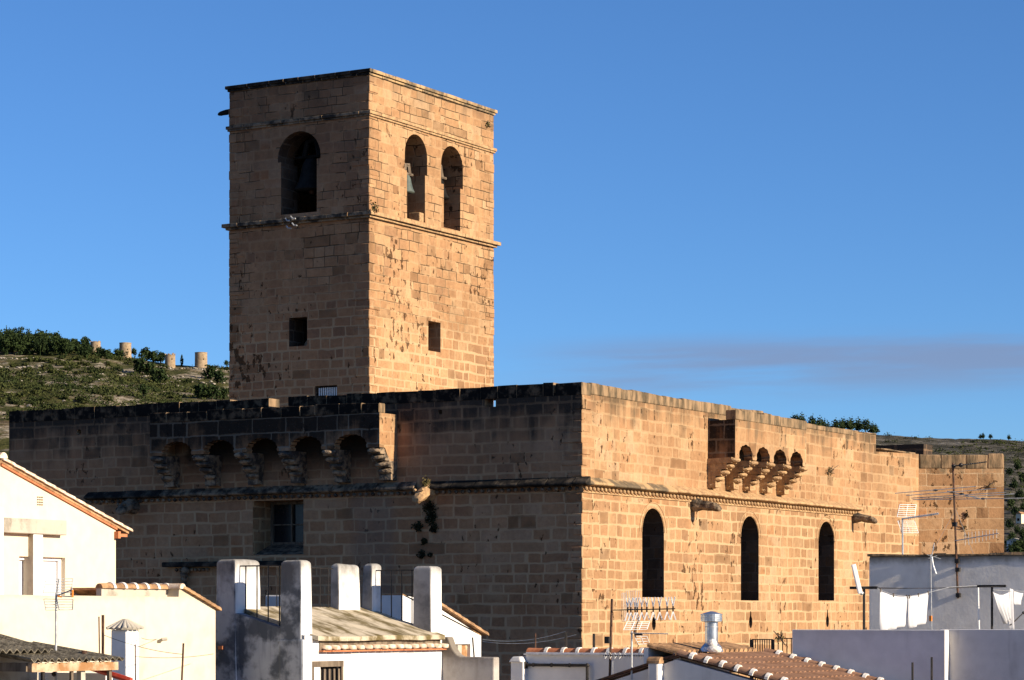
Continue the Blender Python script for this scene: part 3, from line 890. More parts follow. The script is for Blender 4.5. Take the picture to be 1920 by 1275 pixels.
for k, (y0, y1, z0, z1) in enumerate(wins):
    w = boxpart('window', M['glass'], ch, -1.12, -1.05, y0, y1, z0, z1)
    gb = MB()
    for i in range(3):
        yy = y0 + (y1 - y0) * (i + 1) / 4; gb.box(-1.04, -1.02, yy - 0.015, yy + 0.015, z0, z1 - 0.2)
    for i in range(5):
        zz = z0 + (z1 - z0) * (i + 1) / 6; gb.box(-1.018, -1.0, y0, y1, zz - 0.012, zz + 0.012)
    gr = gb.build('grille', M['iron'], ch, origin=Vector(w['_at']) if False else None)
    # raised moulding round the head
    r = (y1 - y0) / 2; cy = (y0 + y1) / 2; zc = z1 - r
    mb = MB()
    for q0, q1, out in ((0.17, 0.20, 0.014), (0.02, 0.05, 0.016)):
        A = []
        for i in range(19):
            a = math.pi * i / 18; A.append([(cy + (r + q) * math.cos(a), zc + (r + q) * math.sin(a)) for q in (q0, q1)])
        for p, q in zip(A, A[1:]):
            mb.prism([p[0], p[1], q[1], q[0]], 'x', 0.004, out)
    mb.build('arch_moulding', M['carved'], ch)

# deep square window of the shaded wall
fr = MB(); yb = 1.0
fr.box(wl, wl + 0.09, yb, yb + 0.1, wz0 + 0.35, wz1); fr.box(wr - 0.09, wr, yb, yb + 0.1, wz0 + 0.35, wz1)
fr.box(wl + 0.09, wr - 0.09, yb, yb + 0.1, wz1 - 0.09, wz1); fr.box(wl + 0.09, wr - 0.09, yb, yb + 0.1, wz0 + 0.35, wz0 + 0.44)
mx = wl + (wr - wl) * 0.42
fr.box(mx - 0.025, mx + 0.025, yb + 0.01, yb + 0.09, wz0 + 0.44, wz1 - 0.09)
mz = wz0 + 1.02; fr.box(wl + 0.09, mx - 0.025, yb + 0.02, yb + 0.08, mz - 0.02, mz + 0.02); fr.box(mx + 0.025, wr - 0.09, yb + 0.02, yb + 0.08, mz - 0.02, mz + 0.02)
fr.build('window_frame', M['wood'], ch)
boxpart('window', M['glass'], ch, wl, wr, yb + 0.11, yb + 0.16, wz0, wz1)
b = MB(); b.prism([(0.02, wz0 - 0.02), (1.0, wz0 + 0.36), (1.0, wz0 - 0.02)], 'x', wl + 0.002, wr - 0.002)
b.build('window_sill', M['carved_lichen'], ch)
# broken hood ledge lower on the shaded wall, and a corbel under it
a, c = onY(312, 1060, 0), onY(560, 1060, 0)
b = MB(); b.box(a.x, c.x, -0.28, 0.0, a.z - 0.07, a.z + 0.10)
b.build('ledge', M['ledge_lichen'], ch, bevel=0.04, rough=0.03)
b = MB()
for k in range(9): b.ball((a.x + 0.5 + k * 0.16, -0.1, a.z - 0.16), 0.07, 1)
b.build('bead_row', M['carved_lichen'], ch, smooth=True)
a = onY(352, 1085, 0); b = MB()
for k in range(5): b.ball((a.x + random.uniform(-0.06, 0.06), -0.16, a.z + 0.28 - k * 0.16), 0.15 - 0.015 * k, 2)
b.build('carved_figure', M['carved_lichen'], ch, smooth=True, rough=0.05)

# string course: a sloping weathered ledge over a row of beads
LEDGE = [(0.0, ZS), (0.30, ZS - 0.19), (0.31, ZS - 0.25), (0.16, ZS - 0.29), (0.0, ZS - 0.29)]


def ledge(x0, x1, axis, mat, sgn, w=0.85, bottom=0.0, scale=1.0):
    b = MB(); x = x0
    while x < x1 - 1e-3:
        ww = min(w * random.uniform(0.85, 1.2), x1 - x)
        dz = random.uniform(-0.012, 0.012)
        if axis == 'x': b.prism([(-s * scale - bottom, z + dz) for s, z in LEDGE], 'x', x + 0.004, x + ww - 0.004)
        else: b.prism([(s * scale + bottom, z + dz) for s, z in LEDGE], 'y', x + 0.004, x + ww - 0.004)
        x += ww
    return b.build('string_course', mat, ch, bevel=0.02, seg=1, rough=0.012)


gx = onY(800, 930, 0).x
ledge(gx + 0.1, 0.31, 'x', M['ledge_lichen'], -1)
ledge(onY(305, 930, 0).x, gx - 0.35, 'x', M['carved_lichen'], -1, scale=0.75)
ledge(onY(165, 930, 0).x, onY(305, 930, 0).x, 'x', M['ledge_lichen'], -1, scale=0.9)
yl = onX(1605, 960, 0).y
ledge(0.0, 6.0, 'y', M['ledge_sunny'], 1); ledge(6.0, yl, 'y', M['carved'], 1)
b = MB(); x = WX + 3.0
while x < 0.0:
    b.ball((x, -0.10, ZS - 0.37), 0.075, 1); x += 0.24
b.build('bead_row', M['carved_lichen'], ch, smooth=True)
b = MB(); y = 0.05
while y < yl:
    b.ball((0.11, y, ZS - 0.37), 0.075, 1); y += 0.25
b.build('bead_row', M['carved'], ch, smooth=True)
boxpart('bead_fillet', M['carved'], ch, 0.0, 0.045, 0.0, yl, ZS - 0.49, ZS - 0.44)


# machicolated galleries
def corbel(c, axis, sgn, z0, z1, w, out, mat, par):
    """Stack of five rolls, each reaching further out than the one below."""
    b = MB(); n_ = 5; h = (z1 - z0) / n_
    for k in range(n_):
        o0 = out * (k + 0.55) / n_; zb = z0 + k * h; j = random.uniform(-0.015, 0.015)
        pr = [(0.0, zb), (o0, zb), (o0, zb + h), (0.0, zb + h)]
        a0, a1 = c - w * 0.44 + j, c + w * 0.44 + j
        if axis == 'y':
            b.prism([(p * sgn, z) for p, z in pr], 'x', a0, a1); b.ball((c + j, sgn * o0, zb + h * 0.5), 1.0, 2, (w * 0.5, 0.20, h * random.uniform(0.44, 0.52)))
        else:
            b.prism([(p * sgn, z) for p, z in pr], 'y', a0, a1); b.ball((sgn * o0, c + j, zb + h * 0.5), 1.0, 2, (0.21, w * 0.5, h * random.uniform(0.44, 0.52)))
    if axis == 'y': b.box(c - w / 2 + 0.05, c + w / 2 - 0.05, 0.0, sgn * out * 0.30, z0 + 0.02, z1)
    else: b.box(0.0, sgn * out * 0.30, c - w / 2 + 0.05, c + w / 2 - 0.05, z0 + 0.02, z1)
    return b.build('corbel', mat, par, rough=0.045)


def gallery(par, axis, sgn, a0, a1, ncorb, zt, zcr, zsp, z0, wc, mat, cmat, extra=0.0, copmat=None, nl=5, cw=None):
    out = 1.0
    lob = lambda k: 0.95 + 0.07 * abs(math.sin(math.pi * k / 40 * nl))
    step = (a1 - a0 - wc) / (ncorb - 1)
    cs = [a0 + wc / 2 + step * k for k in range(ncorb)]
    pts = [(a0, zt), (a0, zsp)]
    for p, q in zip(cs, cs[1:]):
        s0, s1 = p + wc * 0.5, q - wc * 0.5; r = (s1 - s0) / 2; c = (s0 + s1) / 2
        pts += [(s0, zsp)] + [(c - r * lob(k) * math.cos(math.pi * k / 40), zsp + 0.08 + (zcr - zsp - 0.08) * lob(k) * math.sin(math.pi * k / 40)) for k in range(41)] + [(s1, zsp)]
    pts += [(a1 + extra, zsp), (a1 + extra, zt)]
    b = MB(); b.slab(pts, [], axis, sgn * out, sgn * (out - 0.32))
    b.build('front_wall', mat if not isinstance(mat, dict) else mat['f'], par, matfn=mfn if isinstance(mat, (list, tuple)) else None)
    for s0, s1 in ((a0, a0 + 0.3), (a1 + extra - 0.3, a1 + extra)):
        b = MB()
        pts = [(0.0, zt), (0.0, zsp - 0.55), (sgn * 0.30, zsp - 0.45), (sgn * 0.55, zsp - 0.2), (sgn * (out - 0.32), zsp), (sgn * (out - 0.32), zt)]
        b.prism(pts, 'y' if axis == 'x' else 'x', s0, s1)
        b.build('end_wall', mat, par, matfn=mfn if isinstance(mat, (list, tuple)) else None)
    b = MB()
    if axis == 'y': b.box(a0 + 0.3, a1 + extra - 0.3, -0.0, sgn * (out - 0.32), zcr + 0.08, zcr + 0.3)
    else: b.box(0.0, sgn * (out - 0.32), a0 + 0.3, a1 + extra - 0.3, zcr + 0.08, zcr + 0.3)
    b.build('floor_or_added_block', M['dark'], par)  # slab added to stop sun falling through the open top
    for c in cs:
        corbel(c, axis, sgn, z0, zsp, cw or wc * 0.86, out, cmat, par)
    b = coping(a0, a1 + extra, 'x' if axis == 'y' else 'y', *sorted((sgn * (out + 0.015), sgn * (out - 0.34))), zt, zt + 0.34)
    b.build('coping', copmat, par, bevel=0.02, seg=1, matfn=mfn if isinstance(copmat, (list, tuple)) else None)


g1 = bpy.data.objects.new('machicolation', None); COL.objects.link(g1); g1.parent = ch; g1['_at'] = (0, 0, 0); g1.location = -Vector(ch['_at'])
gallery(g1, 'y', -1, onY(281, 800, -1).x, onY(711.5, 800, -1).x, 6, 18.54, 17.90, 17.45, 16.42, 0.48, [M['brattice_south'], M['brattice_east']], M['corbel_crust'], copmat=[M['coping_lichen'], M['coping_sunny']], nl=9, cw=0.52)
g2 = bpy.data.objects.new('machicolation', None); COL.objects.link(g2); g2.parent = ch; g2['_at'] = (0, 0, 0); g2.location = -Vector(ch['_at'])
gallery(g2, 'x', 1, 8.84, onX(1512, 860, 1).y, 5, 18.68, 17.88, 17.40, 16.42, 0.30, [M['brattice_south'], M['brattice_east']], M['carved'], copmat=M['coping_sunny'], cw=0.50)
b = coping(13.6, YE, 'y', -0.55, 0.01, ZT - 0.36, ZT - 0.16); b.build('coping', M['coping_sunny'], ch, bevel=0.03, seg=1)


def gargoyle(c, dirv, L, mat, name='gargoyle', par=ch, r=0.26, drop=0.12):
    """Carved water spout: square root, slimmer neck, swollen head with jaws."""
    c = Vector(c); d = Vector(dirv); sd_ = Vector((-d.y, d.x, 0)); rings = []
    b = MB()
    for k, (s, w, h, z) in enumerate(((-0.05, 1.0, 1.1, 0.0), (0.12, 0.95, 1.0, -0.01), (0.35, 0.72, 0.70, -0.03), (0.55, 0.74, 0.75, -0.07), (0.72, 0.66, 0.66, -0.10), (0.86, 0.70, 0.60, -0.14), (0.96, 0.55, 0.42, -0.17), (1.0, 0.35, 0.22, -0.18))):
        ring = []
        for a in range(8):
            an = 2 * math.pi * (a + 0.5) / 8
            ring.append(b.bm.verts.new(c + d * (s * L) + sd_ * (w * r * math.cos(an)) + Vector((0, 0, z * L * drop / 0.12 + h * r * math.sin(an)))))
        rings.append(ring)
    for p, q in zip(rings, rings[1:]):
        for a in range(8): b.bm.faces.new((p[a], p[(a + 1) % 8], q[(a + 1) % 8], q[a]))
    b.bm.faces.new(rings[0][::-1]); b.bm.faces.new(rings[-1])
    for s in (-1, 1): b.ball(c + d * L * 0.80 + sd_ * (s * r * 0.45) + Vector((0, 0, r * 0.35 - 0.1 * L)), r * 0.22, 1)
    return b.build(name, mat, par, smooth=False, rough=0.04)


gargoyle(onX(1299, 945, 0), (1, 0, 0), 1.0, M['carved_lichen'], r=0.24)
gargoyle(onX(1600, 970, 0), (1, 0, 0), 0.95, M['carved_lichen'], r=0.21)
gargoyle(onY(806, 921, 0), (0, -1, 0), 0.85, M['carved'], r=0.30, drop=0.25)
gargoyle(onY(250, 948, 0), (0, -1, 0), 0.8, M['carved_lichen'], r=0.30, drop=0.2)

# polygonal end of the sunlit wall: recessed strip, bright face, and the bastion facing the camera
z2 = onX(1620, 812, -0.12).z
b = MB(); b.slab(rect(YE, 23.9, 0, z2), [], 'x', -0.12, -1.3); b.build('wall', M['east'], ch)
e3 = Vector((0.15, 27.7, 0)); z3 = 18.58
b = MB(); b.prism([(-0.118, 23.9), (e3.x, e3.y), (-1.3, e3.y), (-1.3, 23.9)], 'z', 0, z3); b.build('wall', M['east'], ch)
b = coping(YE, 23.9, 'y', -0.6, -0.10, z2, z2 + 0.05); b.build('coping', M['coping_sunny'], ch, bevel=0.02, seg=1)
b = coping(23.9, 27.5, 'y', -0.6, 0.10, z3 - 0.02, z3 + 0.04); b.build('coping', M['coping_sunny'], ch, bevel=0.02, seg=1)
D4 = (e3 - Vector((CAM.x, CAM.y, 0))).dot(FW)
p4 = atD(1882.5, 900, D4); z4 = atD(1800, 853, D4).z
q4 = p4 + Vector((FW.x * 0.8 - RT.x * 0.1, FW.y * 5, 0))
b = MB(); b.prism([(e3.x - 0.4, e3.y - 0.231), (p4.x, p4.y), (p4.x - 2.8, p4.y + 6), (e3.x - 4, e3.y + 6), (e3.x - 4, e3.y)], 'z', 0, z4)
b.build('bastion', M['bastion'], ch)
n4 = (p4 - e3); n4.z = 0; L4 = n4.length; n4.normalize()
b = MB(); x = 0
mt = Matrix.Translation((e3.x, e3.y, 0)) @ Matrix.Rotation(math.atan2(n4.y, n4.x), 4, 'Z')
while x < L4 - 0.1:
    w = min(random.uniform(0.6, 1.1), L4 - x); v = b.box(x, x + w - 0.01, -0.03, 0.5, z4 - 0.55, z4 + random.uniform(0.0, 0.06), mat=mt)
    for q in v[4:]: q.co.z += random.uniform(-0.03, 0.02)
    x += w
b.build('coping', M['coping_sunny'], ch, bevel=0.05, rough=0.03)
# the far walls, the flat roof
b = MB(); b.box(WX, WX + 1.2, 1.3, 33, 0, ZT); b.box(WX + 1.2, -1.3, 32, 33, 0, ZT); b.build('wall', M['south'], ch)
boxpart('roof', M['concrete'], ch, WX + 1.2, -1.3, 1.3, 32, ZROOF - 0.5, ZROOF + 0.05)
boxpart('roof', M['concrete'], ch, -1.3, -0.55, 1.31, 27, ZROOF + 0.002, ZROOF + 0.05)


def quoins(par, x, y, z0, z1, sx, sy, mats, h=0.352, name='quoin_course'):
    """Corner stones of uneven length standing a few millimetres proud, with worn edges."""
    b = MB(); z = z0; k = 0
    while z < z1 - 0.1:
        hh = min(h * random.uniform(0.92, 1.08), z1 - z)
        la, lb = (random.uniform(0.5, 0.75), random.uniform(0.25, 0.4)) if k % 2 else (random.uniform(0.25, 0.4), random.uniform(0.5, 0.75))
        o1, o2 = random.uniform(0.004, 0.034), random.uniform(0.004, 0.034)
        b.box(x + sx * o1, x - sx * la, y + sy * o2, y - sy * lb, z + 0.005, z + hh - 0.005)
        z += hh; k += 1
    return b.build(name, mats, par, bevel=0.018, seg=1, rough=0.008, matfn=mfn if isinstance(mats, (list, tuple)) else None)


quoins(ch, 0, 0, 9.0, ZS - 0.5, 1, -1, [M['south'], M['east']])
quoins(ch, 0, 0, ZS, ZT - 0.42, 1, -1, [M['south'], M['east']])
# ------------------------------------------------------------------ bell tower
TY = 4.0
tc_ = onY(692.5, 700, TY); TX = tc_.x
TW = onY(430.5, 600, TY).x
TN = onX(925, 600, TX).y


def zT(py): return onY(692.5, py, TY).z


ZTOP = zT(129)
tw = thing('bell_tower', 'tall square sandstone bell tower with arched bell openings and stepped cornices', 'tower', ((TX + TW) / 2, (TY + TN) / 2, ZROOF))


def oS(px, py): q = onY(px, py, TY); return (q.x, q.z)
def oE(px, py): q = onX(px, py, TX); return (q.y, q.z)


def belfry(o, l, r, t, bo, li, ri, sp_):
    """Bell opening: wide round head, narrower below the springing line."""
    s0, z0 = o(li, bo); s1, _ = o(ri, bo); S0, zs = o(l, sp_); S1, _ = o(r, sp_); zt = o((l + r) / 2, t)[1]
    c, rr, h = (S0 + S1) / 2, (S1 - S0) / 2, zt - zs - 0.15
    zs2 = zs - 0.45
    head = [(c + rr * math.cos(math.pi * k / 14), zt - rr + rr * math.sin(math.pi * k / 14)) for k in range(15)]
    return [(s0, z0), (s1, z0), (s1, zs), (S1, zs)] + head + [(S0, zs), (s0, zs)]


bs = belfry(oS, 521, 601, 246, 403, 527, 594, 305)
be1 = belfry(oE, 759, 801, 252, 409, 763, 797, 318)
be2 = belfry(oE, 827, 868, 274, 426, 832, 863, 344)
ws = rect(oS(542, 0)[0], oS(576, 0)[0], oS(560, 649)[1], oS(560, 595)[1])
wg = rect(oS(591, 0)[0], oS(632, 0)[0], oS(610, 748)[1], oS(610, 723)[1])
we = rect(oE(803, 0)[0], oE(826, 0)[0], oE(814, 659)[1], oE(814, 603)[1])
TH_ = 1.0
b = MB(); b.slab(rect(TW, TX, ZROOF - 1, ZTOP - 0.2), [bs, ws, wg], 'y', TY, TY + TH_); b.build('wall', [M['tower_shaded'], M['tower'], M['reveal']], tw, matfn=lambda f: (1 if f.calc_center_median().x > TX - 0.01 else 2) if abs(f.normal.y) < 0.5 else 0)
b = MB(); b.slab(rect(TY + TH_, TN, ZROOF - 1, ZTOP - 0.2), [be1, be2, we], 'x', TX, TX - TH_); b.build('wall', M['tower'], tw)
b = MB(); b.box(TW, TW + TH_, TY + TH_, TN, ZROOF - 1, ZTOP - 0.2); b.box(TW + TH_, TX - TH_, TN - TH_, TN, ZROOF - 1, ZTOP - 0.2); b.build('wall', M['tower'], tw)
b = MB(); b.box(TW + TH_, TX - TH_, TY + TH_, TN - TH_, ZTOP - 0.7, ZTOP - 0.3); b.box(TW + TH_, TX - TH_, TY + TH_, TN - TH_, bs[0][1] - 0.5, bs[0][1] - 0.1)
b.box(TW + TH_, TX - TH_, TY + TH_ + 0.6, TY + TH_ + 0.7, ZROOF, bs[0][1] - 0.5)
b.build('floor_or_added_block', M['dark'], tw)
b = MB(); b.box(TX - 1.9, TX - 1.8, TY + TH_ + 0.1, TN - TH_ - 0.1, bs[0][1] - 0.1, ZTOP - 0.7); b.build('inner_wall', M['dark'], tw)


def cornice(zt, prof, mat, name):
    b = MB()
    for (z0, z1, o) in prof:
        # four butted strips round the shaft, each a little uneven
        x = TW - o
        while x < TX + o - 0.01:
            w = min(random.uniform(0.6, 1.0), TX + o - x)
            b.box(x + 0.003, x + w - 0.003, TY - o + random.uniform(-.012, .012), TY + 0.0, zt + z0, zt + z1 + random.uniform(-.008, .004)); x += w
        y = TY + 0.002
        while y < TN + o - 0.01:
            w = min(random.uniform(0.6, 1.0), TN + o - y)
            b.box(TX, TX + o + random.uniform(-.012, .012), y + 0.003, y + w - 0.003, zt + z0, zt + z1 + random.uniform(-.008, .004)); y += w
        b.box(TW - o, TW, TY + 0.002, TN, zt + z0, zt + z1); b.box(TW, TX, TN, TN + o, zt + z0, zt + z1)
    return b.build(name, mat, tw, bevel=0.012, seg=1, matfn=mfn if isinstance(mat, (list, tuple)) else None)


for z0, z1 in ((ZROOF, zT(397) - 0.22), (zT(397) + 0.02, zT(207) - 0.2), (zT(207), ZTOP - 0.22)):
    for xx, yy_, sx, sy in ((TX, TY, 1, -1), (TW, TY, -1, -1), (TX, TN, 1, 1)):
        quoins(tw, xx, yy_, z0, z1, sx, sy, [M['tower_shaded'], M['tower']], 0.318)
CO = [M['ledge_lichen'], M['ledge_sunny']]
CB = [M['carved_lichen'], M['carved']]
cornice(ZTOP, [(-0.20, -0.12, 0.06), (-0.118, -0.002, 0.12)], CO, 'top_cornice')
cornice(zT(207), [(-0.11, -0.002, 0.11), (-0.18, -0.112, 0.06)], CB, 'cornice')
cornice(zT(397), [(-0.12, 0.01, 0.21), (-0.20, -0.122, 0.11)], CB, 'string_course')
boxpart('roof', M['concrete'], tw, TW, TX, TY, TN, ZTOP - 0.2, ZTOP - 0.155)
gargoyle(Vector((TW, TY + 0.35, zT(207) + 0.62)), (-1, 0, 0), 0.75, M['ledge_lichen'], par=tw, r=0.13, drop=0.05)
# barred panel in the low window of the shaded tower face
g = MB(); (x0, z0), (x1, _), (_, z1) = wg[0], wg[1], wg[2]
for k in range(9):
    xx = x0 + 0.1 + (x1 - x0 - 0.2) * k / 8; g.box(xx - 0.022, xx + 0.022, TY + 0.1, TY + 0.13, z0, z1 - 0.06)
g.build('window_bars', M['whitemetal'], tw)
boxpart('window_frame', M['iron'], tw, x0, x1, TY + 0.3, TY + 0.36, z0, z1)
# loose blocks on the sills
(x0, z0) = ws[0]
b = MB(); b.prism([(x0 + 0.35, z0 + 0.02), (x0 + 0.75, z0 + 0.02), (x0 + 0.75, z0 + 0.32), (x0 + 0.55, z0 + 0.30)], 'y', TY + 0.35, TY + 0.7)
b.build('sill_block', M['carved_lichen'], tw, rough=0.03)
b = MB(); y0, z0 = be1[1][0], be1[0][1]; b.box(TX - 0.5, TX - 0.05, y0 - 0.28, y0 - 0.002, z0 - 0.0, z0 + 0.34); b.build('sill_block', M['carved'], tw, rough=0.03, bevel=0.03)


def bell(c, r, h, mat, label, yoke, ymat=None):
    c = Vector(c); t = thing('bell', label, 'bell', c)
    b = MB(); b.lathe([(r, 0), (r * 0.97, h * 0.05), (r * 0.78, h * 0.25), (r * 0.62, h * 0.55), (r * 0.52, h * 0.80), (r * 0.36, h * 0.95), (r * 0.1, h)], c, 20); b.build('bell_body', mat, t, smooth=True)
    b = MB(); b.ball(c + Vector((0, 0, -0.03)), r * 0.16, 1); b.tube([c, c + Vector((0, 0, h * 0.6))], 0.02, 5); b.build('clapper', M['rust'], t)
    b = MB(); v = Vector(yoke)
    up = Vector((0, 0, h + 0.04))
    side = v.normalized()
    w = v.length
    b.tube([c + up - v, c + up + v], 0.05, 6)
    b.tube([c + up - side * w * 0.45, c + up + Vector((0, 0, h * 0.45)) - side * w * 0.25, c + up + Vector((0, 0, h * 0.5)) + side * w * 0.25, c + up + side * w * 0.45], 0.10, 6)
    b.build('headstock', ymat or M['wood'], t)
    return t


cx = (bs[0][0] + bs[1][0]) / 2
bell((cx + 0.12, TY + 0.62, bs[0][1] + 0.85), 0.62, 1.15, M['darkbronze'], 'large dark bell in the shaded arched opening of the tower', (0.70, 0, 0), M['darkbronze'])
y0, z0 = be1[0]; y1 = be1[1][0]
bell((TX - 0.22, y0 + 0.30, z0 + 0.95), 0.30, 0.62, M['bronze'], 'small green bell in the left of the two sunlit tower openings', (0, 0.40, 0))
y0, z0 = be2[0]; y1 = be2[1][0]
bell((TX - 0.60, (y0 + y1) / 2, z0 + 1.15), 0.42, 0.75, M['darkbronze'], 'dark bell deep in the right sunlit tower opening', (0, 0.55, 0))
q = onY(545, 415, TY - 0.35); t = thing('old_aerial', 'small bundle of curved white strips hanging under the shaded bell opening', 'aerial', q)
b = MB(); b.tube([q + Vector((0.1, 0.35, 0.12)), q + Vector((0.0, 0, 0.05)), q + Vector((-0.1, 0, -0.1))], 0.02, 5); b.build('arm', M['iron'], t)
for k, (dx, dz) in enumerate(((-0.22, 0.12), (0.0, 0.18), (-0.18, -0.14), (0.06, -0.06))):
    b = MB(); b.tube([q + Vector((dx, 0, dz)), q + Vector((dx + 0.08, 0, dz - 0.09)), q + Vector((dx + 0.20, 0, dz - 0.10))], 0.028, 5); b.build('blade', M['alu'], t)


# plants rooted in the masonry
def wall_plant(c, r, nleaf, size, mat, label, stalks=0, droop=0.0, out=(0, -1, 0)):
    c = Vector(c); t = thing('wall_plant', label, 'plant', c, 'plants rooted in the masonry')
    b = MB(); o_ = Vector(out)
    for k in range(nleaf):
        leaf(b.bm, c + o_ * abs(random.gauss(0, r * 0.4)) + Vector((random.gauss(0, r * 0.5) if abs(out[1]) else 0, random.gauss(0, r * 0.5) if abs(out[0]) else 0, random.gauss(0, r * 0.5) - droop * random.random())), size)
    b.build('leaves', mat, t, recalc=False)
    b = MB()
    for k in range(4 + stalks):
        q = Vector((random.gauss(0, r * 0.6), random.gauss(0, r * 0.6), random.gauss(0.3 * r, r * 0.6)))
        b.tube([c, c + o_ * r * 0.5 + q], 0.012, 4)
    b.build('stems', M['wood'], t)


for px, py, r, lab in ((806, 953, 0.26, 'dark plant clump right under the sunlit gargoyle of the shaded wall'), (809, 971, 0.26, 'largest dark plant clump in the water stain, second below the gargoyle'), (785, 988, 0.17, 'dark plant clump left of the water stain'),
                       (814, 991, 0.17, 'dark plant clump on the right of the water stain, beside another to its left'), (796, 1015, 0.12, 'small dark tuft lower in the water stain'), (791, 1040, 0.14, 'dark tuft lowest in the water stain, above the white pillar'), (807, 1040, 0.08, 'tiny dark tuft beside the lowest one in the water stain')):
    wall_plant(onY(px, py, -0.02), r * 0.72, int(260 * r / 0.2), 0.045, M['weed'], lab)
wall_plant(onY(800, 905, -0.25), 0.15, 130, 0.04, M['dryweed'], 'rusty dry tuft growing on top of the sunlit gargoyle')
wall_plant(onX(1553, 885, 0.02), 0.26, 26, 0.05, M['dryweed'], 'dry spreading weed on the sunlit wall right of the corbels', 8, out=(1, 0, 0))
wall_plant(onX(914, 234, TX + 0.01), 0.14, 40, 0.05, M['dryweed'], 'dry plant near the top right corner of the tower', 3, out=(1, 0, 0))
wall_plant(onX(700, 390, TX + 0.2), 0.15, 80, 0.05, M['dryweed'], 'small green tuft on the tower string course at the corner', 0, out=(1, 0, 0))
wall_plant(atD(1853, 912, D4 - 0.01), 0.18, 24, 0.04, M['dryweed'], 'dry branching weed high on the bastion face', 8)
wall_plant(atD(1812, 966, D4 - 0.01), 0.10, 50, 0.05, M['weed'], 'dark weed in the middle of the bastion face, behind the tall mast', 2)
wall_plant(atD(1808, 990, D4 - 0.01), 0.12, 45, 0.04, M['dryweed'], 'brown weed below the dark one on the bastion face', 2)


# ------------------------------------------------------------------ whitewashed house with pillars (centre)
E = atD(565, 1200, 58.0)               # outer corner of its south-east pillar
HX, HYs = E.x, E.y                     # east wall plane, south wall plane
xW = onY(402, 1100, HYs).x
yN = onX(822, 1200, HX).y
zbase = 12 - 1.4
ho = thing('white_house', 'whitewashed house with six stubby rooftop pillars, mouldy shaded side and tiled eave', 'house', ((HX + xW) / 2, (HYs + yN) / 2, 0))
zr_w = onX(560, 1141, xW + 0.6).z      # roof height along its west edge
zr_e = 12 + (HY - 1192) * 60.0 / F      # and along the east eave


def zroof(x): return zr_w + (zr_e - zr_w) * (x - (xW + 0.5)) / (HX + 0.2 - xW - 0.5)


def pillar(x0, x1, y0, y1, z0, z1, mat, bev=0.09):
    b = MB(); b.box(x0, x1, y0, y1, z0, z1, taper=0.03)
    bm = b.bm
    es = [e for e in bm.edges if abs(e.verts[0].co.z - z1) < 1e-4 and abs(e.verts[1].co.z - z1) < 1e-4]
    bmesh.ops.bevel(bm, geom=es, offset=bev, segments=4, affect='EDGES', profile=0.5)
    bmesh.ops.subdivide_edges(bm, edges=[e for e in bm.edges if e.calc_length() > 0.5], cuts=3, use_grid_fill=True)
    return b.build('pillar', mat, ho, smooth=False, bevel=0.03, seg=2, rough=0.022, matfn=(lambda f: 1 if f.normal.x > 0.6 or f.normal.z > 0.7 else 0) if isinstance(mat, (list, tuple)) else None)


def yE(px, X): return onX(px, 1100, X).y
def xS(px, Y): return onY(px, 1100, Y).x


PM = [M['white_shaded_mould'], M['white_pillar']]  # pale wash on sunlit faces, wash with painted shade on the others
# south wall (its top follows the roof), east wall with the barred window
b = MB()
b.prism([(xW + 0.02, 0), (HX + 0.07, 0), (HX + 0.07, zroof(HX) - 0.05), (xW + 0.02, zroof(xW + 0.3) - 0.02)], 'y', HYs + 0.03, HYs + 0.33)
b.build('wall', [M['white_shaded_mould'], M['white']], ho, rough=0.012, matfn=lambda f: 1 if f.normal.x > 0.6 else 0)
wa, wb = onX(586, 1250, HX + 0.06), onX(642, 1250, HX + 0.06); wt = onX(612, 1241, HX + 0.06).z
b = MB(); b.slab(rect(HYs + 0.33, yN + 0.1, 0, zroof(HX) - 0.14), [rect(wa.y, wb.y, wt - 1.1, wt)], 'x', HX + 0.06, HX - 0.24)
b.build('wall', M['white'], ho)
b = MB(); b.box(xW + 0.05, xW + 0.35, HYs + 0.33, yN + 0.1, 0, zr_w + 0.0); b.box(xW + 0.35, HX - 0.24, yN - 0.2, yN + 0.1, 0, zr_e - 0.2); b.build('wall', M['white'], ho)
w = boxpart('window', M['iron'], ho, HX - 0.16, HX - 0.10, wa.y, wb.y, wt - 1.1, wt)
b = MB()
for k in range(6):
    yy = wa.y + (wb.y - wa.y) * (k + 0.6) / 6.2; b.box(HX + 0.0, HX + 0.05, yy - 0.035, yy + 0.035, wt - 1.1, wt - 0.16)
b.build('window_bars', M['wood'], ho)
b = MB(); b.box(HX + 0.0, HX + 0.075, wa.y - 0.03, wb.y + 0.03, wt - 0.11, wt + 0.02); b.box(HX + 0.0, HX + 0.07, wa.y - 0.03, wa.y + 0.05, wt - 1.1, wt - 0.11); b.box(HX + 0.0, HX + 0.07, wb.y - 0.05, wb.y + 0.03, wt - 1.1, wt - 0.11)
b.build('window_frame', M['wood'], ho)
# roof slab
yR0, yR1 = HYs + 0.34, yN - 0.05
b = MB(); nx_, ny_ = 8, 10
top = [[b.bm.verts.new((xW + 0.35 + (HX + 0.22 - xW - 0.35) * i / nx_, yR0 + (yR1 - yR0) * j / ny_, zroof(xW + 0.35 + (HX + 0.22 - xW - 0.35) * i / nx_) + random.uniform(-.012, .012))) for j in range(ny_ + 1)] for i in range(nx_ + 1)]
for i in range(nx_):
    for j in range(ny_):
        b.bm.faces.new((top[i][j], top[i + 1][j], top[i + 1][j + 1], top[i][j + 1]))
ext = bmesh.ops.extrude_face_region(b.bm, geom=list(b.bm.faces))
for v in ext['geom']:
    if isinstance(v, bmesh.types.BMVert): v.co.z -= 0.10
b.build('roof', M['moss_roof'], ho)
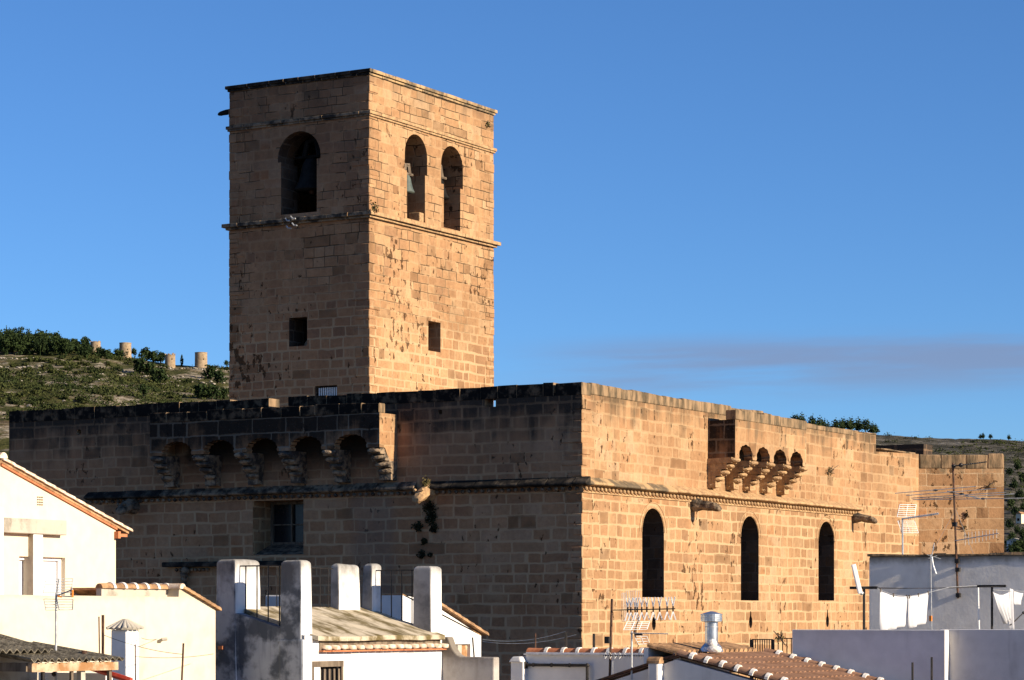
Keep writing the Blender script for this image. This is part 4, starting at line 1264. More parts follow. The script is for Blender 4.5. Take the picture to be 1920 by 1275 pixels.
# tiled eave: pale half-round tile ends over a clay soffit course
b = MB(); zt_ = zroof(HX + 0.1) - 0.10
y = HYs + 0.75
while y < yR1 + 0.05:
    a = Vector((HX - 0.05, y, zt_ - 0.20)); c = Vector((HX + 0.25, y + random.uniform(-.012, .012), zt_ - 0.235 + random.uniform(-.008, .008)))
    b.barrel(a, c, 0.085, n=8, r2=0.098); y += 0.335
b.build('eave_tile_row', M['clay_pale'], ho, smooth=True)
b = MB(); y = HYs + 0.58
while y < yR1 - 0.1:
    b.box(HX + 0.06, HX + 0.20 + random.uniform(-.015, .015), y, y + 0.33, zt_ - 0.285, zt_ - 0.250); y += 0.335
b.build('eave_soffit', M['clay'], ho)
b = MB(); b.box(HX + 0.062, HX + 0.09, HYs + 0.60, yR1, zt_ - 0.248, zt_ - 0.0); b.build('eave_fill', M['wood'], ho)
b = MB(); b.box(HX - 0.15, HX + 0.16, HYs + 0.62, yR1 + 0.03, zt_ - 0.05, zt_ + 0.03); b.build('eave_lip', M['moss_roof'], ho, bevel=0.04, rough=0.02)
# pillars
p1x = xS(442, HYs)
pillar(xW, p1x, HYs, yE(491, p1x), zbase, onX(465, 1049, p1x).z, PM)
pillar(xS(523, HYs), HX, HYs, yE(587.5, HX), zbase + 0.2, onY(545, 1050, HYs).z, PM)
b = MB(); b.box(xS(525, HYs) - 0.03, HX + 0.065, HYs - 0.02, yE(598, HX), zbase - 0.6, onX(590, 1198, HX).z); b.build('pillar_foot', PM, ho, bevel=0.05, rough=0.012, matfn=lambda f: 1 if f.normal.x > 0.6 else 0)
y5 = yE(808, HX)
pillar(xS(772, y5), HX + 0.02, y5, yE(830, HX), zbase, onY(790, 1061, y5).z, [M['pillar_shaded_mould'], M['white_pillar']])
x4 = xS(698, y5); pillar(xS(677, y5), x4, y5, yE(718.5, x4), zbase + 1, onY(690, 1056, y5).z, [M['pillar_shaded_mould'], M['white_pillar']])
y3 = yE(636, p1x); pillar(xS(617, y3), p1x, y3, yE(677, p1x), zbase + 1, onY(626, 1057, y3).z, [M['pillar_shaded_mould'], M['white_pillar']])
# low back parapet seen between the pillars
b = MB(); b.box(xS(497, y3 + 1.2), xS(540, y3 + 1.2), y3 + 1.2, y3 + 1.5, zbase, onY(520, 1116, y3 + 1.2).z); b.build('parapet', M['grey_wash'], ho, bevel=0.03)


def railing(p, q, nb, zt, par, name='railing', z0f=None, rad=0.011):
    b = MB(); p = Vector(p); q = Vector(q)
    b.tube([p + Vector((0, 0, zt)), q + Vector((0, 0, zt))], rad, 5)
    for k in range(nb):
        c = p.lerp(q, (k + 0.5) / nb); b.tube([c + Vector((0, 0, zt)), c + Vector((0, 0, 0 if z0f is None else z0f(c)))], rad, 5)
    return b.build(name, M['iron'], par)


z_r = onY(480, 1061, HYs + 0.2).z
railing((p1x - 0.02, HYs + 0.2, 0), (xS(523, HYs) + 0.03, HYs + 0.2, 0), 4, z_r, ho, z0f=lambda c: zroof(c.x) - 0.05, rad=0.016)
railing((p1x - 0.2, yE(491, p1x) - 0.02, 0), (p1x - 0.2, y3 + 0.02, 0), 9, onX(560, 1064, p1x - 0.2).z, ho, z0f=lambda c: zr_w - 0.1)
railing((x4 - 0.02, y5 + 0.2, 0), (xS(772, y5) + 0.03, y5 + 0.2, 0), 4, onY(740, 1069, y5).z, ho, z0f=lambda c: zroof(c.x) - 0.1, rad=0.015)
b = MB(); q = onY(412, 1215, HYs); b.box(q.x, q.x + 0.12, HYs - 0.06, HYs + 0.02, q.z - 0.03, q.z + 0.05); b.build('clay_chip', M['clay'], ho, rough=0.02)
# yard wall running east from the far corner, swept up to the house
yy5 = yN + 0.06
xe = xS(926, yy5); zt5 = onY(900, 1232, yy5).z; zt6 = onY(835, 1194, yy5).z
pts = [(HX + 0.065, 0), (xe, 0), (xe, zt5)]
x7 = xS(868, yy5)
for k in range(7):
    u = k / 6; pts.append((x7 + (HX + 0.22 - x7) * u, zt5 + (zt6 - zt5) * (u ** 2.4)))
pts.append((HX + 0.065, zt6))
b = MB(); b.prism(pts, 'y', yy5, yy5 + 0.28)
yw = b.build('yard_wall', M['yard_wash'], rough=0.012, bevel=0.03)
tag(yw, 'low grey mould-stained yard wall right of the white pillared house', 'wall')
# shed behind, with its blue-shaded end and lit side
S = atD(755, 1140, 67.0); xs0 = onY(690, 1140, S.y).x
sh = thing('white_shed', 'small white shed with a sloping tiled verge and wooden shutter behind the pillared house', 'shed', (S.x - 1, S.y + 2, 0))
yn = onX(902, 1190, S.x).y; zS, zN = S.z + (1140 - 1116) * 67.0 / F, onX(901, 1192, S.x).z
wq = [onX(849, 1208, S.x), onX(882, 1230, S.x)]
b = MB(); b.slab([(S.y, 0), (yn, 0), (yn, zN), (S.y + 1.1, zS - 0.1), (S.y, zS)], [rect(wq[0].y, wq[1].y, wq[1].z - 0.4, wq[0].z)], 'x', S.x, S.x - 0.25); b.build('wall', M['white'], sh)
boxpart('wall', M['white'], sh, xs0, S.x - 0.25, S.y, S.y + 0.25, 0, zS)
boxpart('wall', M['white'], sh, xs0, S.x - 0.25, yn - 0.25, yn, 0, zN)
boxpart('shutter', M['oldwood'], sh, S.x - 0.16, S.x - 0.10, wq[0].y, wq[1].y, wq[1].z - 0.4, wq[0].z)
boxpart('pipe', M['concrete'], sh, S.x + 0.0, S.x + 0.12, wq[0].y + 0.06, wq[0].y + 0.26, wq[1].z - 0.4, wq[0].z - 0.02)
b = MB()
sy0, sy1 = S.y + 0.9, yn + 0.15; n_ = 9
for k in range(n_):
    u, v = k / n_, (k + 1) / n_
    za, zb = zS + (zN - zS) * u, zS + (zN - zS) * v
    a = Vector((S.x + 0.02, sy0 + (sy1 - sy0) * u, za + 0.02)); c = Vector((S.x + 0.02, sy0 + (sy1 - sy0) * v + 0.05, zb + 0.0))
    b.barrel(c, a, 0.115, n=6, r2=0.095)
b.build('verge_tile', M['clay_lichen'], sh)
b = MB(); b.poly([(xs0, S.y, zS), (S.x, S.y, zS), (S.x, yn, zN), (xs0, yn, zN)]); ex = bmesh.ops.extrude_face_region(b.bm, geom=list(b.bm.faces))
for v in ex['geom']:
    if isinstance(v, bmesh.types.BMVert): v.co.z += 0.04
b.build('roof', M['clay_lichen'], sh)


# ------------------------------------------------------------------ antennas, poles and wires
def wire(pts, sag, r, label, cat='wire', mat=None, group=None):
    p, q = Vector(pts[0]), Vector(pts[1])
    b = MB(); b.tube([p.lerp(q, k / 10) - Vector((0, 0, sag * 4 * (k / 10) * (1 - k / 10))) for k in range(11)], r, 4)
    o = b.build('wire', mat or M['iron']); return tag(o, label, cat, group)


def mast(t, px0, py0, px1, py1, D, r, mat, extra=0.0):
    a, c = atD(px0, py0, D), atD(px1, py1, D)
    b = MB(); b.tube([c - Vector((0, 0, extra)), a], r, 7); b.build('mast', mat, t); return a, c


def grid_reflector(t, corners, nr, nc, r, mat):
    """Wire panel between four corners (top left, top right, bottom right, bottom left)."""
    A, B_, C_, D_ = [Vector(c) for c in corners]
    b = MB()
    for k in range(nr + 1):
        u = k / nr; b.tube([A.lerp(D_, u), B_.lerp(C_, u)], r, 4)
    for k in range(nc + 1):
        u = k / nc; b.tube([A.lerp(B_, u), D_.lerp(C_, u)], r * 1.3, 4)
    b.build('reflector', mat, t)


def yagi(t, p, q, n, half, ev, mat, emat, r=0.012, er=0.006, first=0.0):
    p, q = Vector(p), Vector(q); ev = Vector(ev).normalized()
    b = MB(); b.tube([p, q], r, 6); b.build('boom', mat, t)
    b = MB()
    for k in range(n):
        c = p.lerp(q, first + (1 - first) * (k + 0.5) / n); h = half * (1.0 - 0.35 * k / max(1, n - 1))
        b.tube([c - ev * h, c + ev * h], er, 4)
    b.build('elements', emat, t)


UP = Vector((0, 0, 1))
# aerial over the left courtyard
D = 47.0
t = thing('television_aerial', 'tall aerial with two white wire reflectors in front of the cream wall on the left', 'aerial', atD(103, 1275, D))
mast(t, 105.5, 1112, 103.5, 1275, D, 0.022, M['alu'], 1.2)
grid_reflector(t, [atD(86, 1086, D - .2), atD(137, 1085, D + .2), atD(134, 1111, D + .05), atD(81, 1111, D - .25)], 5, 1, 0.007, M['alu'])
grid_reflector(t, [atD(82, 1123, D - .25), atD(137, 1124, D + .05), atD(136, 1143, D + .2), atD(86, 1144, D - .2)], 4, 1, 0.007, M['alu'])
b = MB(); b.tube([atD(105, 1116, D), atD(111, 1085, D - .1)], 0.012, 5); b.tube([atD(105, 1116, D), atD(111, 1143, D - .1)], 0.012, 5); b.tube([atD(106, 1117, D), atD(136, 1106, D - .3)], 0.014, 5); b.tube([atD(106, 1117, D), atD(136, 1119, D - .3)], 0.010, 5); b.build('boom', M['alu'], t)
b = MB(); b.tube([atD(136, 1106, D - .3), atD(136, 1120, D - .3)], 0.02, 5); b.tube([atD(108, 1118, D - .2), atD(116, 1119, D - .2)], 0.015, 5); b.build('dipole', M['orange'], t)
b = MB(); b.ball(atD(101, 1264, D - .1), 0.05, 1); b.build('amplifier', M['iron'], t)
# aerial with zig-zag white directors in front of the church corner
D = 53.0
t = thing('television_aerial', 'leaning rusty mast carrying a boom of white zig-zag directors before the church corner', 'aerial', atD(1138, 1275, D))
mast(t, 1147.5, 1123, 1139, 1275, D, 0.026, M['rust'], 1.5)
p, q = atD(1149, 1144, D - .05), atD(1266, 1141.5, D - .35)
b = MB(); b.tube([p, p.lerp(q, .22)], 0.012, 6); b.tube([p.lerp(q, 0.2), q], 0.014, 6); b.build('boom', M['iron'], t)
b = MB(); bb = MB()
side = (q - p).cross(UP).normalized()
for px in (1177, 1183, 1191, 1195, 1203.5, 1213, 1225, 1237, 1251, 1262):
    c = p.lerp(q, (px - 1149) / 117.0)
    dx = (q - p).normalized() * 0.045
    bb.box(c.x - 0.012, c.x + 0.012, c.y - 0.012, c.y + 0.012, c.z - 0.055, c.z + 0.055)
    for s, h in ((1, 0.24), (-1, 0.22)):
        b.tube([c + UP * 0.055 * s, c + UP * (h * s) + dx * s + side * 0.05], 0.014, 4)
        b.tube([c + UP * 0.055 * s, c + UP * (h * s) - dx * s - side * 0.05], 0.014, 4)
bb.build('director_mounts', M['iron'], t); b.build('directors', M['whitemetal'], t)
grid_reflector(t, [atD(1166, 1112, D), atD(1174, 1112, D + .3), atD(1174, 1165, D + .3), atD(1166, 1165, D)], 1, 3, 0.004, M['alu'])
grid_reflector(t, [atD(1174, 1108, D + .3), atD(1200, 1108, D + .5), atD(1196, 1142, D + .1), atD(1176, 1142, D)], 1, 6, 0.003, M['alu'])
b = MB(); c = atD(1139, 1200, D - .05); b.box(c.x - 0.05, c.x + 0.05, c.y - 0.04, c.y + 0.04, c.z - 0.07, c.z + 0.07); b.build('amplifier', M['iron'], t)
p, q = atD(1131, 1229, D - .1), atD(1226, 1230, D - .3)
b = MB(); b.tube([p, q], 0.012, 6); b.build('boom', M['iron'], t)
b = MB()
for k in range(11):
    c = p.lerp(q, (k + 0.3) / 10.6)
    for s in (1, -1):
        b.tube([c + side * 0.02, c + UP * 0.06 * s + (q - p).normalized() * 0.03 + side * 0.1, c + (q - p).normalized() * 0.06 + side * 0.02], 0.006, 4)
b.build('directors', M['whitemetal'], t)
# small aerial to its right
D = 52.0
t = thing('television_aerial', 'aerial with wire grid reflector and a short boom, right of the leaning rusty mast', 'aerial', atD(1184, 1275, D))
mast(t, 1184.5, 1183, 1184, 1275, D, 0.02, M['alu'], 1.5)
grid_reflector(t, [atD(1176, 1166, D + .1), atD(1218, 1166, D + .35), atD(1213, 1180, D + .1), atD(1169, 1181, D - .05)], 4, 3, 0.006, M['whitemetal'])
grid_reflector(t, [atD(1190, 1193, D), atD(1213, 1193, D + .1), atD(1218, 1207, D + .35), atD(1197, 1208, D + .2)], 3, 2, 0.006, M['whitemetal'])
b = MB(); b.tube([atD(1196, 1166, D + .2), atD(1189, 1184, D), atD(1196, 1208, D + .2)], 0.012, 5); b.build('bracket', M['iron'], t)
yagi(t, atD(1184, 1187, D - .02), atD(1253, 1188.5, D - .3), 12, 0.05, side, M['alu'], M['alu'], 0.012, 0.006, 0.2)
b = MB(); c = atD(1197, 1189.5, D - .05); b.box(c.x - 0.08, c.x + 0.08, c.y - 0.03, c.y + 0.03, c.z - 0.022, c.z + 0.022); b.build('dipole', M['iron'], t)
b = MB(); b.tube([atD(1149, 1240, 52.5), atD(1149, 1275, 52.5) - UP * 1], 0.008, 5); tag(b.build('pole', M['alu']), 'thin pale pole just right of the leaning rusty mast', 'pole')


# ------------------------------------------------------------------ cream gabled house (left)
G = atD(217, 1100, 60.0)
GX, GN = G.x, G.y
gs = thing('gabled_house', 'cream rendered house with a tiled gable verge at the left edge', 'house', (GX - 3, GN - 4, 0))
y_pk = yE(0, GX); z_pk = onX(0, 869, GX).z; z_ev = onX(217, 990, GX).z
sl_ = (z_pk - z_ev) / (GN - y_pk)
y_so = 2 * y_pk - GN
wy0, wy1 = yE(36, GX), yE(122, GX); wzt = onX(100, 1045, GX).z; wzb = 12.4
b = MB(); b.slab([(y_so, 0), (GN, 0), (GN, z_ev), (y_pk, z_pk), (y_so, z_ev)], [rect(wy0, wy1, wzb, wzt)], 'x', GX, GX - 0.3)
b.build('wall', M['cream'], gs)
b = MB(); b.box(GX - 7, GX - 0.3, GN - 0.3, GN, 0, z_ev); b.box(GX - 7, GX - 0.3, y_so, y_so + 0.3, 0, z_ev); b.build('wall', M['cream'], gs)
w = boxpart('window', M['shutter'], gs, GX - 0.24, GX - 0.18, wy0, wy1, wzb, wzt)
b = MB(); b.box(GX - 0.17, GX - 0.11, wy1 - 0.09, wy1, wzb, wzt); b.box(GX - 0.17, GX - 0.11, wy0, wy1 - 0.09, wzt - 0.07, wzt); b.build('window_frame', M['whitemetal'], gs)
b = MB()
for sg in (1, -1):
    ye = y_pk + sg * (GN - y_pk + 0.42); ze = z_pk - sl_ * (GN - y_pk + 0.42)
    b.prism([(y_pk, z_pk + 0.01), (ye, ze + 0.01), (ye, ze + 0.08), (y_pk, z_pk + 0.08)], 'x', GX + 0.05, GX - 7)
b.build('roof', M['clay_lichen'], gs)
b = MB()
L_ = GN - y_pk + 0.45
for k in range(13):
    u, v = k / 13 * L_, (k + 1) / 13 * L_
    b.barrel((GX + 0.03, y_pk + v + 0.04, z_pk + 0.085 - sl_ * (v + 0.04)), (GX + 0.03, y_pk + u, z_pk + 0.075 - sl_ * u), 0.085, n=8, r2=0.078)
b.build('verge_tile', M['clay_pale'], gs, smooth=False)
b = MB(); b.prism([(y_pk, z_pk - 0.045), (GN, z_ev - 0.045), (GN, z_ev + 0.0), (y_pk, z_pk + 0.0)], 'x', GX + 0.003, GX + 0.05); b.build('verge_course', M['clay'], gs)
b = MB(); b.box(GX + 0.003, GX + 0.10, GN - 0.02, GN + 0.30, z_ev - 0.20, z_ev - 0.13); b.box(GX + 0.003, GX + 0.12, GN - 0.06, GN + 0.03, z_ev - 0.24, z_ev - 0.08); b.build('eave_bracket', M['clay'], gs)
b = MB()
for k in range(3):
    xa = GX + 0.10 - k * 0.5; b.barrel((xa - 0.5, y_pk + 0.01, z_pk + 0.11), (xa, y_pk + 0.01, z_pk + 0.11), 0.13, n=8)
b.build('ridge_tile', M['clay_pale'], gs)
q = onX(75, 940, GX)
b = MB()
for i in range(3):
    for j in range(4):
        b.box(GX + 0.002, GX + 0.012, q.y - 0.10 + i * 0.07, q.y - 0.055 + i * 0.07, q.z - 0.09 + j * 0.055, q.z - 0.06 + j * 0.055)
b.build('vent_grille', M['wood'], gs)
# concrete porch frame on the terrace in front
Pp = atD(63, 1060, 57.3)
pf = thing('porch_frame', 'bare concrete post and beam standing on the terrace before the cream house', 'porch', (Pp.x - 0.15, Pp.y, 12.4))
px_w = onY(43, 1060, Pp.y).x
zb_, zt_2 = onX(60, 1001, Pp.x).z, onX(60, 973, Pp.x).z
boxpart('post', [M['concrete'], M['white']], pf, px_w, Pp.x, Pp.y, yE(81, Pp.x), 11.5, zb_, bevel=0.012, seg=1, matfn=lambda f: 1 if f.normal.x > 0.6 else 0)  # white only on the sun-facing side; darker sides are painted shade
b = MB(); b.box(px_w - 0.04, Pp.x + 0.04, yE(-30, Pp.x), yE(123, Pp.x), zb_ + 0.002, zt_2); b.build('beam', M['concrete'], pf, bevel=0.015, seg=1, rough=0.008)
q = atD(7.5, 1040, 55.5); tw_ = MB(); tw_.box(q.x - 0.3, q.x, q.y - 2.5, q.y, 11.5, 12 + (1162 - 951) * 55.5 / F)
tag(tw_.build('terrace_wall', M['white'], bevel=0.02), 'white wall end at the left edge, beside the concrete porch frame', 'wall')

# lower annexe in front, with ridge tiles and a sloping verge
A_ = atD(340, 1150, 57.0); AX = A_.x
an = thing('annexe_house', 'long low cream annexe with a short row of ridge tiles and a sloping tiled verge', 'house', (AX - 2, A_.y - 3, 0))
yl_, yr_, yb_ = yE(-80, AX), yE(337, AX), yE(404, AX)
zA = onX(200, 1117.5, AX).z; zr1 = onX(338, 1102, AX).z; zr2 = onX(402, 1141, AX).z
sl2 = (zr1 - zr2) / (yE(402, AX) - yr_)
b = MB(); b.slab([(yl_, 0), (yb_, 0), (yb_, zr1 - sl2 * (yb_ - yr_)), (yr_ + 0.12, zr1 - sl2 * 0.1), (yr_ - 0.02, zr1 - 0.02), (yr_ - 0.04, zA), (yl_, zA)], [], 'x', AX, AX - 0.3); b.build('wall', M['cream_low'], an)
boxpart('terrace_floor', M['clay'], an, AX - 3.0, AX - 0.3, yl_, yr_ - 0.04, zA - 0.25, zA - 0.05)
ys_ = yE(212, AX)
boxpart('ridge_upstand', M['concrete'], an, AX - 0.45, AX - 0.31, ys_, yr_ + 0.1, zA - 0.3, zr1 - 0.02)
b = MB(); c_ = MB(); n_ = 6
for k in range(n_):
    u, v = ys_ + (yr_ - 0.02 - ys_) * k / n_, ys_ + (yr_ - 0.02 - ys_) * (k + 1) / n_
    b.barrel((AX - 0.36, u - 0.02, zr1 - 0.03), (AX - 0.36, v, zr1 - 0.03), 0.10, n=8, r2=0.115)
    c_.barrel((AX - 0.36, v - 0.05, zr1 - 0.03), (AX - 0.36, v + 0.03, zr1 - 0.03), 0.135, n=8)
b.build('ridge_tile', M['clay_lichen'], an); c_.build('mortar_collar', M['mortar'], an)
b = MB(); n_ = 7
for k in range(n_):
    u, v = yr_ + 0.05 + (yb_ - yr_) * k / n_, yr_ + 0.1 + (yb_ - yr_) * (k + 1) / n_
    b.barrel((AX + 0.0, v, zr1 - sl2 * (v - yr_)), (AX + 0.0, u, zr1 - sl2 * (u - yr_)), 0.10, n=6, r2=0.085)
b.build('verge_tile', M['clay_lichen'], an)
b = MB(); b.barrel((AX - 0.6, yr_ + 0.03, zr1 - 0.02), (AX + 0.06, yr_ + 0.03, zr1 - 0.02), 0.115, n=8); b.build('ridge_tile', M['clay_pale'], an)
b = MB(); b.poly([(AX - 0.1, yr_ + 0.1, zr1 - 0.03), (AX - 0.1, yb_, zr1 - sl2 * (yb_ - yr_)), (AX - 4, yb_, zr1 - sl2 * (yb_ - yr_)), (AX - 4, yr_ + 0.1, zr1 - 0.03)])
ex = bmesh.ops.extrude_face_region(b.bm, geom=list(b.bm.faces))
for v in ex['geom']:
    if isinstance(v, bmesh.types.BMVert): v.co.z += 0.05
b.build('roof', M['clay_lichen'], an)
q = onX(296, 1199, AX); b = MB(); b.tube([q + Vector((0.0, 0, -0.05)), q + Vector((0.12, 0, 0)), q + Vector((0.16, 0.10, 0.01))], 0.035, 8); b.build('waste_pipe', M['concrete'], an)

# chimney with a little tiled cap
Q = atD(237, 1220, 50.0); ck_ = thing('chimney', 'white square chimney with a small tiled pyramid cap before the cream annexe', 'chimney', (Q.x - 0.15, Q.y + 0.1, 9.5))
xw_ = onY(206, 1220, Q.y).x; yn_ = yE(263, Q.x); zc0 = onY(237, 1181, Q.y).z
b = MB(); b.box(xw_, Q.x, Q.y, yn_, 8.5, zc0, taper=0.015); b.build('stack', M['white'], ck_, bevel=0.02, rough=0.008)
zc1 = atD(234, 1160, 50.2).z; cxm, cym = (xw_ + Q.x) / 2, (Q.y + yn_) / 2
b = MB(); o = 0.05
v = [b.bm.verts.new(p) for p in ((xw_ - o, Q.y - o, zc0 + 0.01), (Q.x + o, Q.y - o, zc0 + 0.01), (Q.x + o, yn_ + o, zc0 + 0.01), (xw_ - o, yn_ + o, zc0 + 0.01), (cxm, cym, zc1))]
b.bm.faces.new(v[:4][::-1])
for k in range(4): b.bm.faces.new((v[k], v[(k + 1) % 4], v[4]))
b.build('cap', M['concrete'], ck_, rough=0.01)
b = MB(); top_ = Vector((cxm, cym, zc1 - 0.01))
for a0, a1, n_ in (((xw_ - o, Q.y - o), (Q.x + o, Q.y - o), 4), ((Q.x + o, Q.y - o), (Q.x + o, yn_ + o), 4)):
    for k in range(n_):
        u = (k + 0.5) / n_; p = Vector((a0[0] + (a1[0] - a0[0]) * u, a0[1] + (a1[1] - a0[1]) * u, zc0 + 0.02))
        b.barrel(p + (p - top_).normalized() * 0.03, p.lerp(top_, 0.9), 0.055, n=6, r2=0.03)
b.build('cap_tile', M['concrete'], ck_)

# poles and wires of the courtyard
for (x0, y0, x1, y1, D, r, lab) in ((185.5, 1156, 187, 1262, 49.0, 0.014, 'thin dark pole, left of the pair beside the tiled chimney'), (193, 1153, 193, 1262, 49.0, 0.028, 'thick dark pole, right of the pair beside the tiled chimney'),
                                    (253.5, 1208, 254, 1275, 48.5, 0.013, 'short black rod in front of the white chimney'), (344, 1206, 341, 1275, 48.0, 0.02, 'black leaning rod carrying wires before the cream annexe')):
    b = MB(); b.tube([atD(x0, y0, D), atD(x1, y1, D), atD(x1 + 1, y1 + 40, D)], r, 6); tag(b.build('pole', M['rust']), lab, 'pole')
wire((atD(193, 1190, 49), atD(344, 1227, 48)), 0.06, 0.005, 'thin line from the thick dark pole to the leaning rod')
wire((atD(253, 1231, 48.5), atD(400, 1226, 57)), 0.05, 0.005, 'thin line from the short rod towards the white pillared house')
wire((atD(265, 1196, 50), atD(296, 1198, 56.8)), 0.03, 0.005, 'thin line between chimney and waste pipe')

# corrugated lean-to roof at the bottom left
Cc = atD(58, 1241, 45.0); EX_ = Cc.x
lt = thing('lean_to', 'open lean-to under grey corrugated sheets with rusty beam and posts', 'shelter', (EX_ - 1.2, Cc.y + 1.2, 8.5))


def corrugated(par, x0, z0, x1, z1, y0, y1, name, per=0.185, amp=0.032):
    b = MB(); n_ = int((y1 - y0) / per * 8); A = []
    for k in range(n_ + 1):
        y = y0 + (y1 - y0) * k / n_; h = amp * math.cos(2 * math.pi * (y - y0) / per)
        A.append([b.bm.verts.new((x0 + (x1 - x0) * u, y, z0 + (z1 - z0) * u + h + d)) for d in (0, -0.02) for u in (0, 0.5, 1)])
    for p, q in zip(A, A[1:]):
        for k in (0, 1): b.bm.faces.new((p[k], q[k], q[k + 1], p[k + 1])); b.bm.faces.new((p[k + 3], p[k + 4], q[k + 4], q[k + 3]))
        b.bm.faces.new((p[2], q[2], q[5], p[5])); b.bm.faces.new((p[0], p[3], q[3], q[0]))
    b.bm.faces.new((A[0][0], A[0][1], A[0][2], A[0][5], A[0][4], A[0][3])); b.bm.faces.new((A[-1][0], A[-1][3], A[-1][4], A[-1][5], A[-1][2], A[-1][1]))
    return b.build(name, M['fibre'], par)


zE = onX(150, 1236, EX_).z; ye0, ye1 = Cc.y, yE(233, EX_)
corrugated(lt, EX_, zE, EX_ - 2.0, zE + 0.27, ye0, ye1, 'roof_sheet')
q0 = atD(100, 1219, 46.2)
corrugated(lt, q0.x, q0.z, q0.x - 2.4, q0.z + 0.52, q0.y - 3.0, q0.y, 'roof_sheet')
b = MB(); b.box(EX_ - 0.16, EX_ - 0.06, ye0 + 0.1, ye1 - 0.1, zE - 0.21, zE - 0.06); b.build('beam', M['oldwood'], lt, rough=0.01)
b = MB(); b.box(EX_ - 2.0, EX_ - 0.16, ye0 + 0.06, ye0 + 0.18, zE - 0.20, zE - 0.05); b.build('rafter', M['wood'], lt)
for px, w, m_ in ((152, 0.10, 'concrete'), (134, 0.05, 'wood'), (205, 0.06, 'wood'), (80, 0.05, 'iron')):
    q = onX(px, 1260, EX_ - 0.12); boxpart('post', M[m_], lt, q.x - w, q.x, q.y, q.y + w * 1.2, 8.0, zE - 0.212)
b = MB(); b.box(EX_ - 2.1, EX_ - 2.0, ye0 - 1, ye1, 8, zE + 0.1); b.build('back_wall', M['concrete'], lt)
b = MB(); q = onX(158, 1222, EX_ - 0.5); b.tube([q + Vector((0, 0, -0.3)), q + Vector((0, 0, 0.02))], 0.05, 8); b.build('vent_pipe', M['rust'], lt)
b = MB(); b.tube([atD(160, 1249, 47.5), atD(246, 1276, 47.0)], 0.055, 6); tag(b.build('red_rail', M['red']), 'sloping red painted rail beside the corrugated lean-to', 'rail')
b = MB(); q = atD(110, 1268, 48.2); b.box(q.x - 1.0, q.x + 1.1, q.y, q.y + 0.2, 8, zE - 0.28); tag(b.build('courtyard_wall', M['white']), 'sunless white wall seen under the corrugated lean-to', 'wall')

# ------------------------------------------------------------------ houses at the bottom right
Cw = atD(1150, 1222, 56.5); CY = Cw.y
hw = thing('ridge_house', 'white house wall in blue shade under a red ridge tile row below the church corner', 'house', (Cw.x, CY + 2, 0))
cx0, cx1 = xS(986, CY), xS(1335, CY); zw = onY(1150, 1224, CY).z
boxpart('wall', M['white_shade_side'], hw, cx0, cx1, CY, CY + 0.3, 0, zw)
boxpart('wall', M['white'], hw, cx0, cx0 + 0.3, CY + 0.3, CY + 2.2, 0, zw - 0.1)
b = MB(); c_ = MB()
for px in (986, 1022, 1053, 1081, 1110, 1139, 1170, 1200, 1229, 1257, 1287, 1316, 1335):
    pass
pts_ = [986, 1022, 1053, 1081, 1110, 1139, 1170, 1200, 1229, 1257, 1287, 1316, 1336]
for u, v in zip(pts_, pts_[1:]):
    b.barrel((xS(u, CY) - 0.01, CY + 0.15, zw - 0.03), (xS(v, CY), CY + 0.15, zw - 0.03), 0.125, n=8, r2=0.115)
    c_.barrel((xS(v, CY) - 0.045, CY + 0.15, zw - 0.03), (xS(v, CY) + 0.03, CY + 0.15, zw - 0.03), 0.145, n=8)
b.build('ridge_tile', M['clay'], hw); c_.build('mortar_collar', M['mortar'], hw)
b = MB(); b.box(cx0 - 0.03, cx1, CY - 0.05, CY + 0.35, zw - 0.06, zw - 0.025); b.build('coping', M['mortar'], hw)
b = MB(); b.poly([(cx0, CY + 0.3, zw), (cx1, CY + 0.3, zw), (cx1, CY + 2.2, zw - 0.45), (cx0, CY + 2.2, zw - 0.45)]); b.build('roof', M['clay_brown'], hw)
pr = thing('drain_pipe', 'black drain pipe running along the shaded white wall and turning down', 'pipe', (xS(1040, CY), CY - 0.08, 10.5))
zp = onY(1040, 1247, CY - 0.08).z; xa, xb = xS(987, CY - .08), xS(1101, CY - .08)
b = MB(); b.tube([(xa, CY - 0.08, zp), (xb, CY - 0.08, zp)], 0.033, 8); b.tube([(xb, CY - 0.08, zp + 0.035), (xb, CY - 0.08, zp - 2)], 0.033, 8); b.build('pipe_run', M['iron'], pr)
b = MB()
for px in (1000, 1034, 1068): xx = xS(px, CY - .08); b.tube([(xx - 0.02, CY - 0.08, zp), (xx + 0.02, CY - 0.08, zp)], 0.045, 8)
b.ball((xb, CY - 0.08, zp), 0.05, 2); b.build('clips', M['iron'], pr)
b = MB(); b.box(xa - 0.22, xa, CY - 0.14, CY - 0.02, zp - 0.08, zp + 0.06); b.build('hopper', M['iron'], pr)
q = onY(974, 1238, CY - 0.1); b = MB(); b.box(q.x - 0.16, q.x + 0.14, CY - 0.2, CY + 0.35, 0, q.z - 0.04); b.build('stub_wall', M['white'], hw)
b = MB(); b.box(q.x - 0.20, q.x + 0.14, CY - 0.26, CY + 0.4, q.z - 0.035, q.z + 0.09, taper=0.07); b.build('stub_cap', M['grey_wash'], hw, bevel=0.03, rough=0.02)

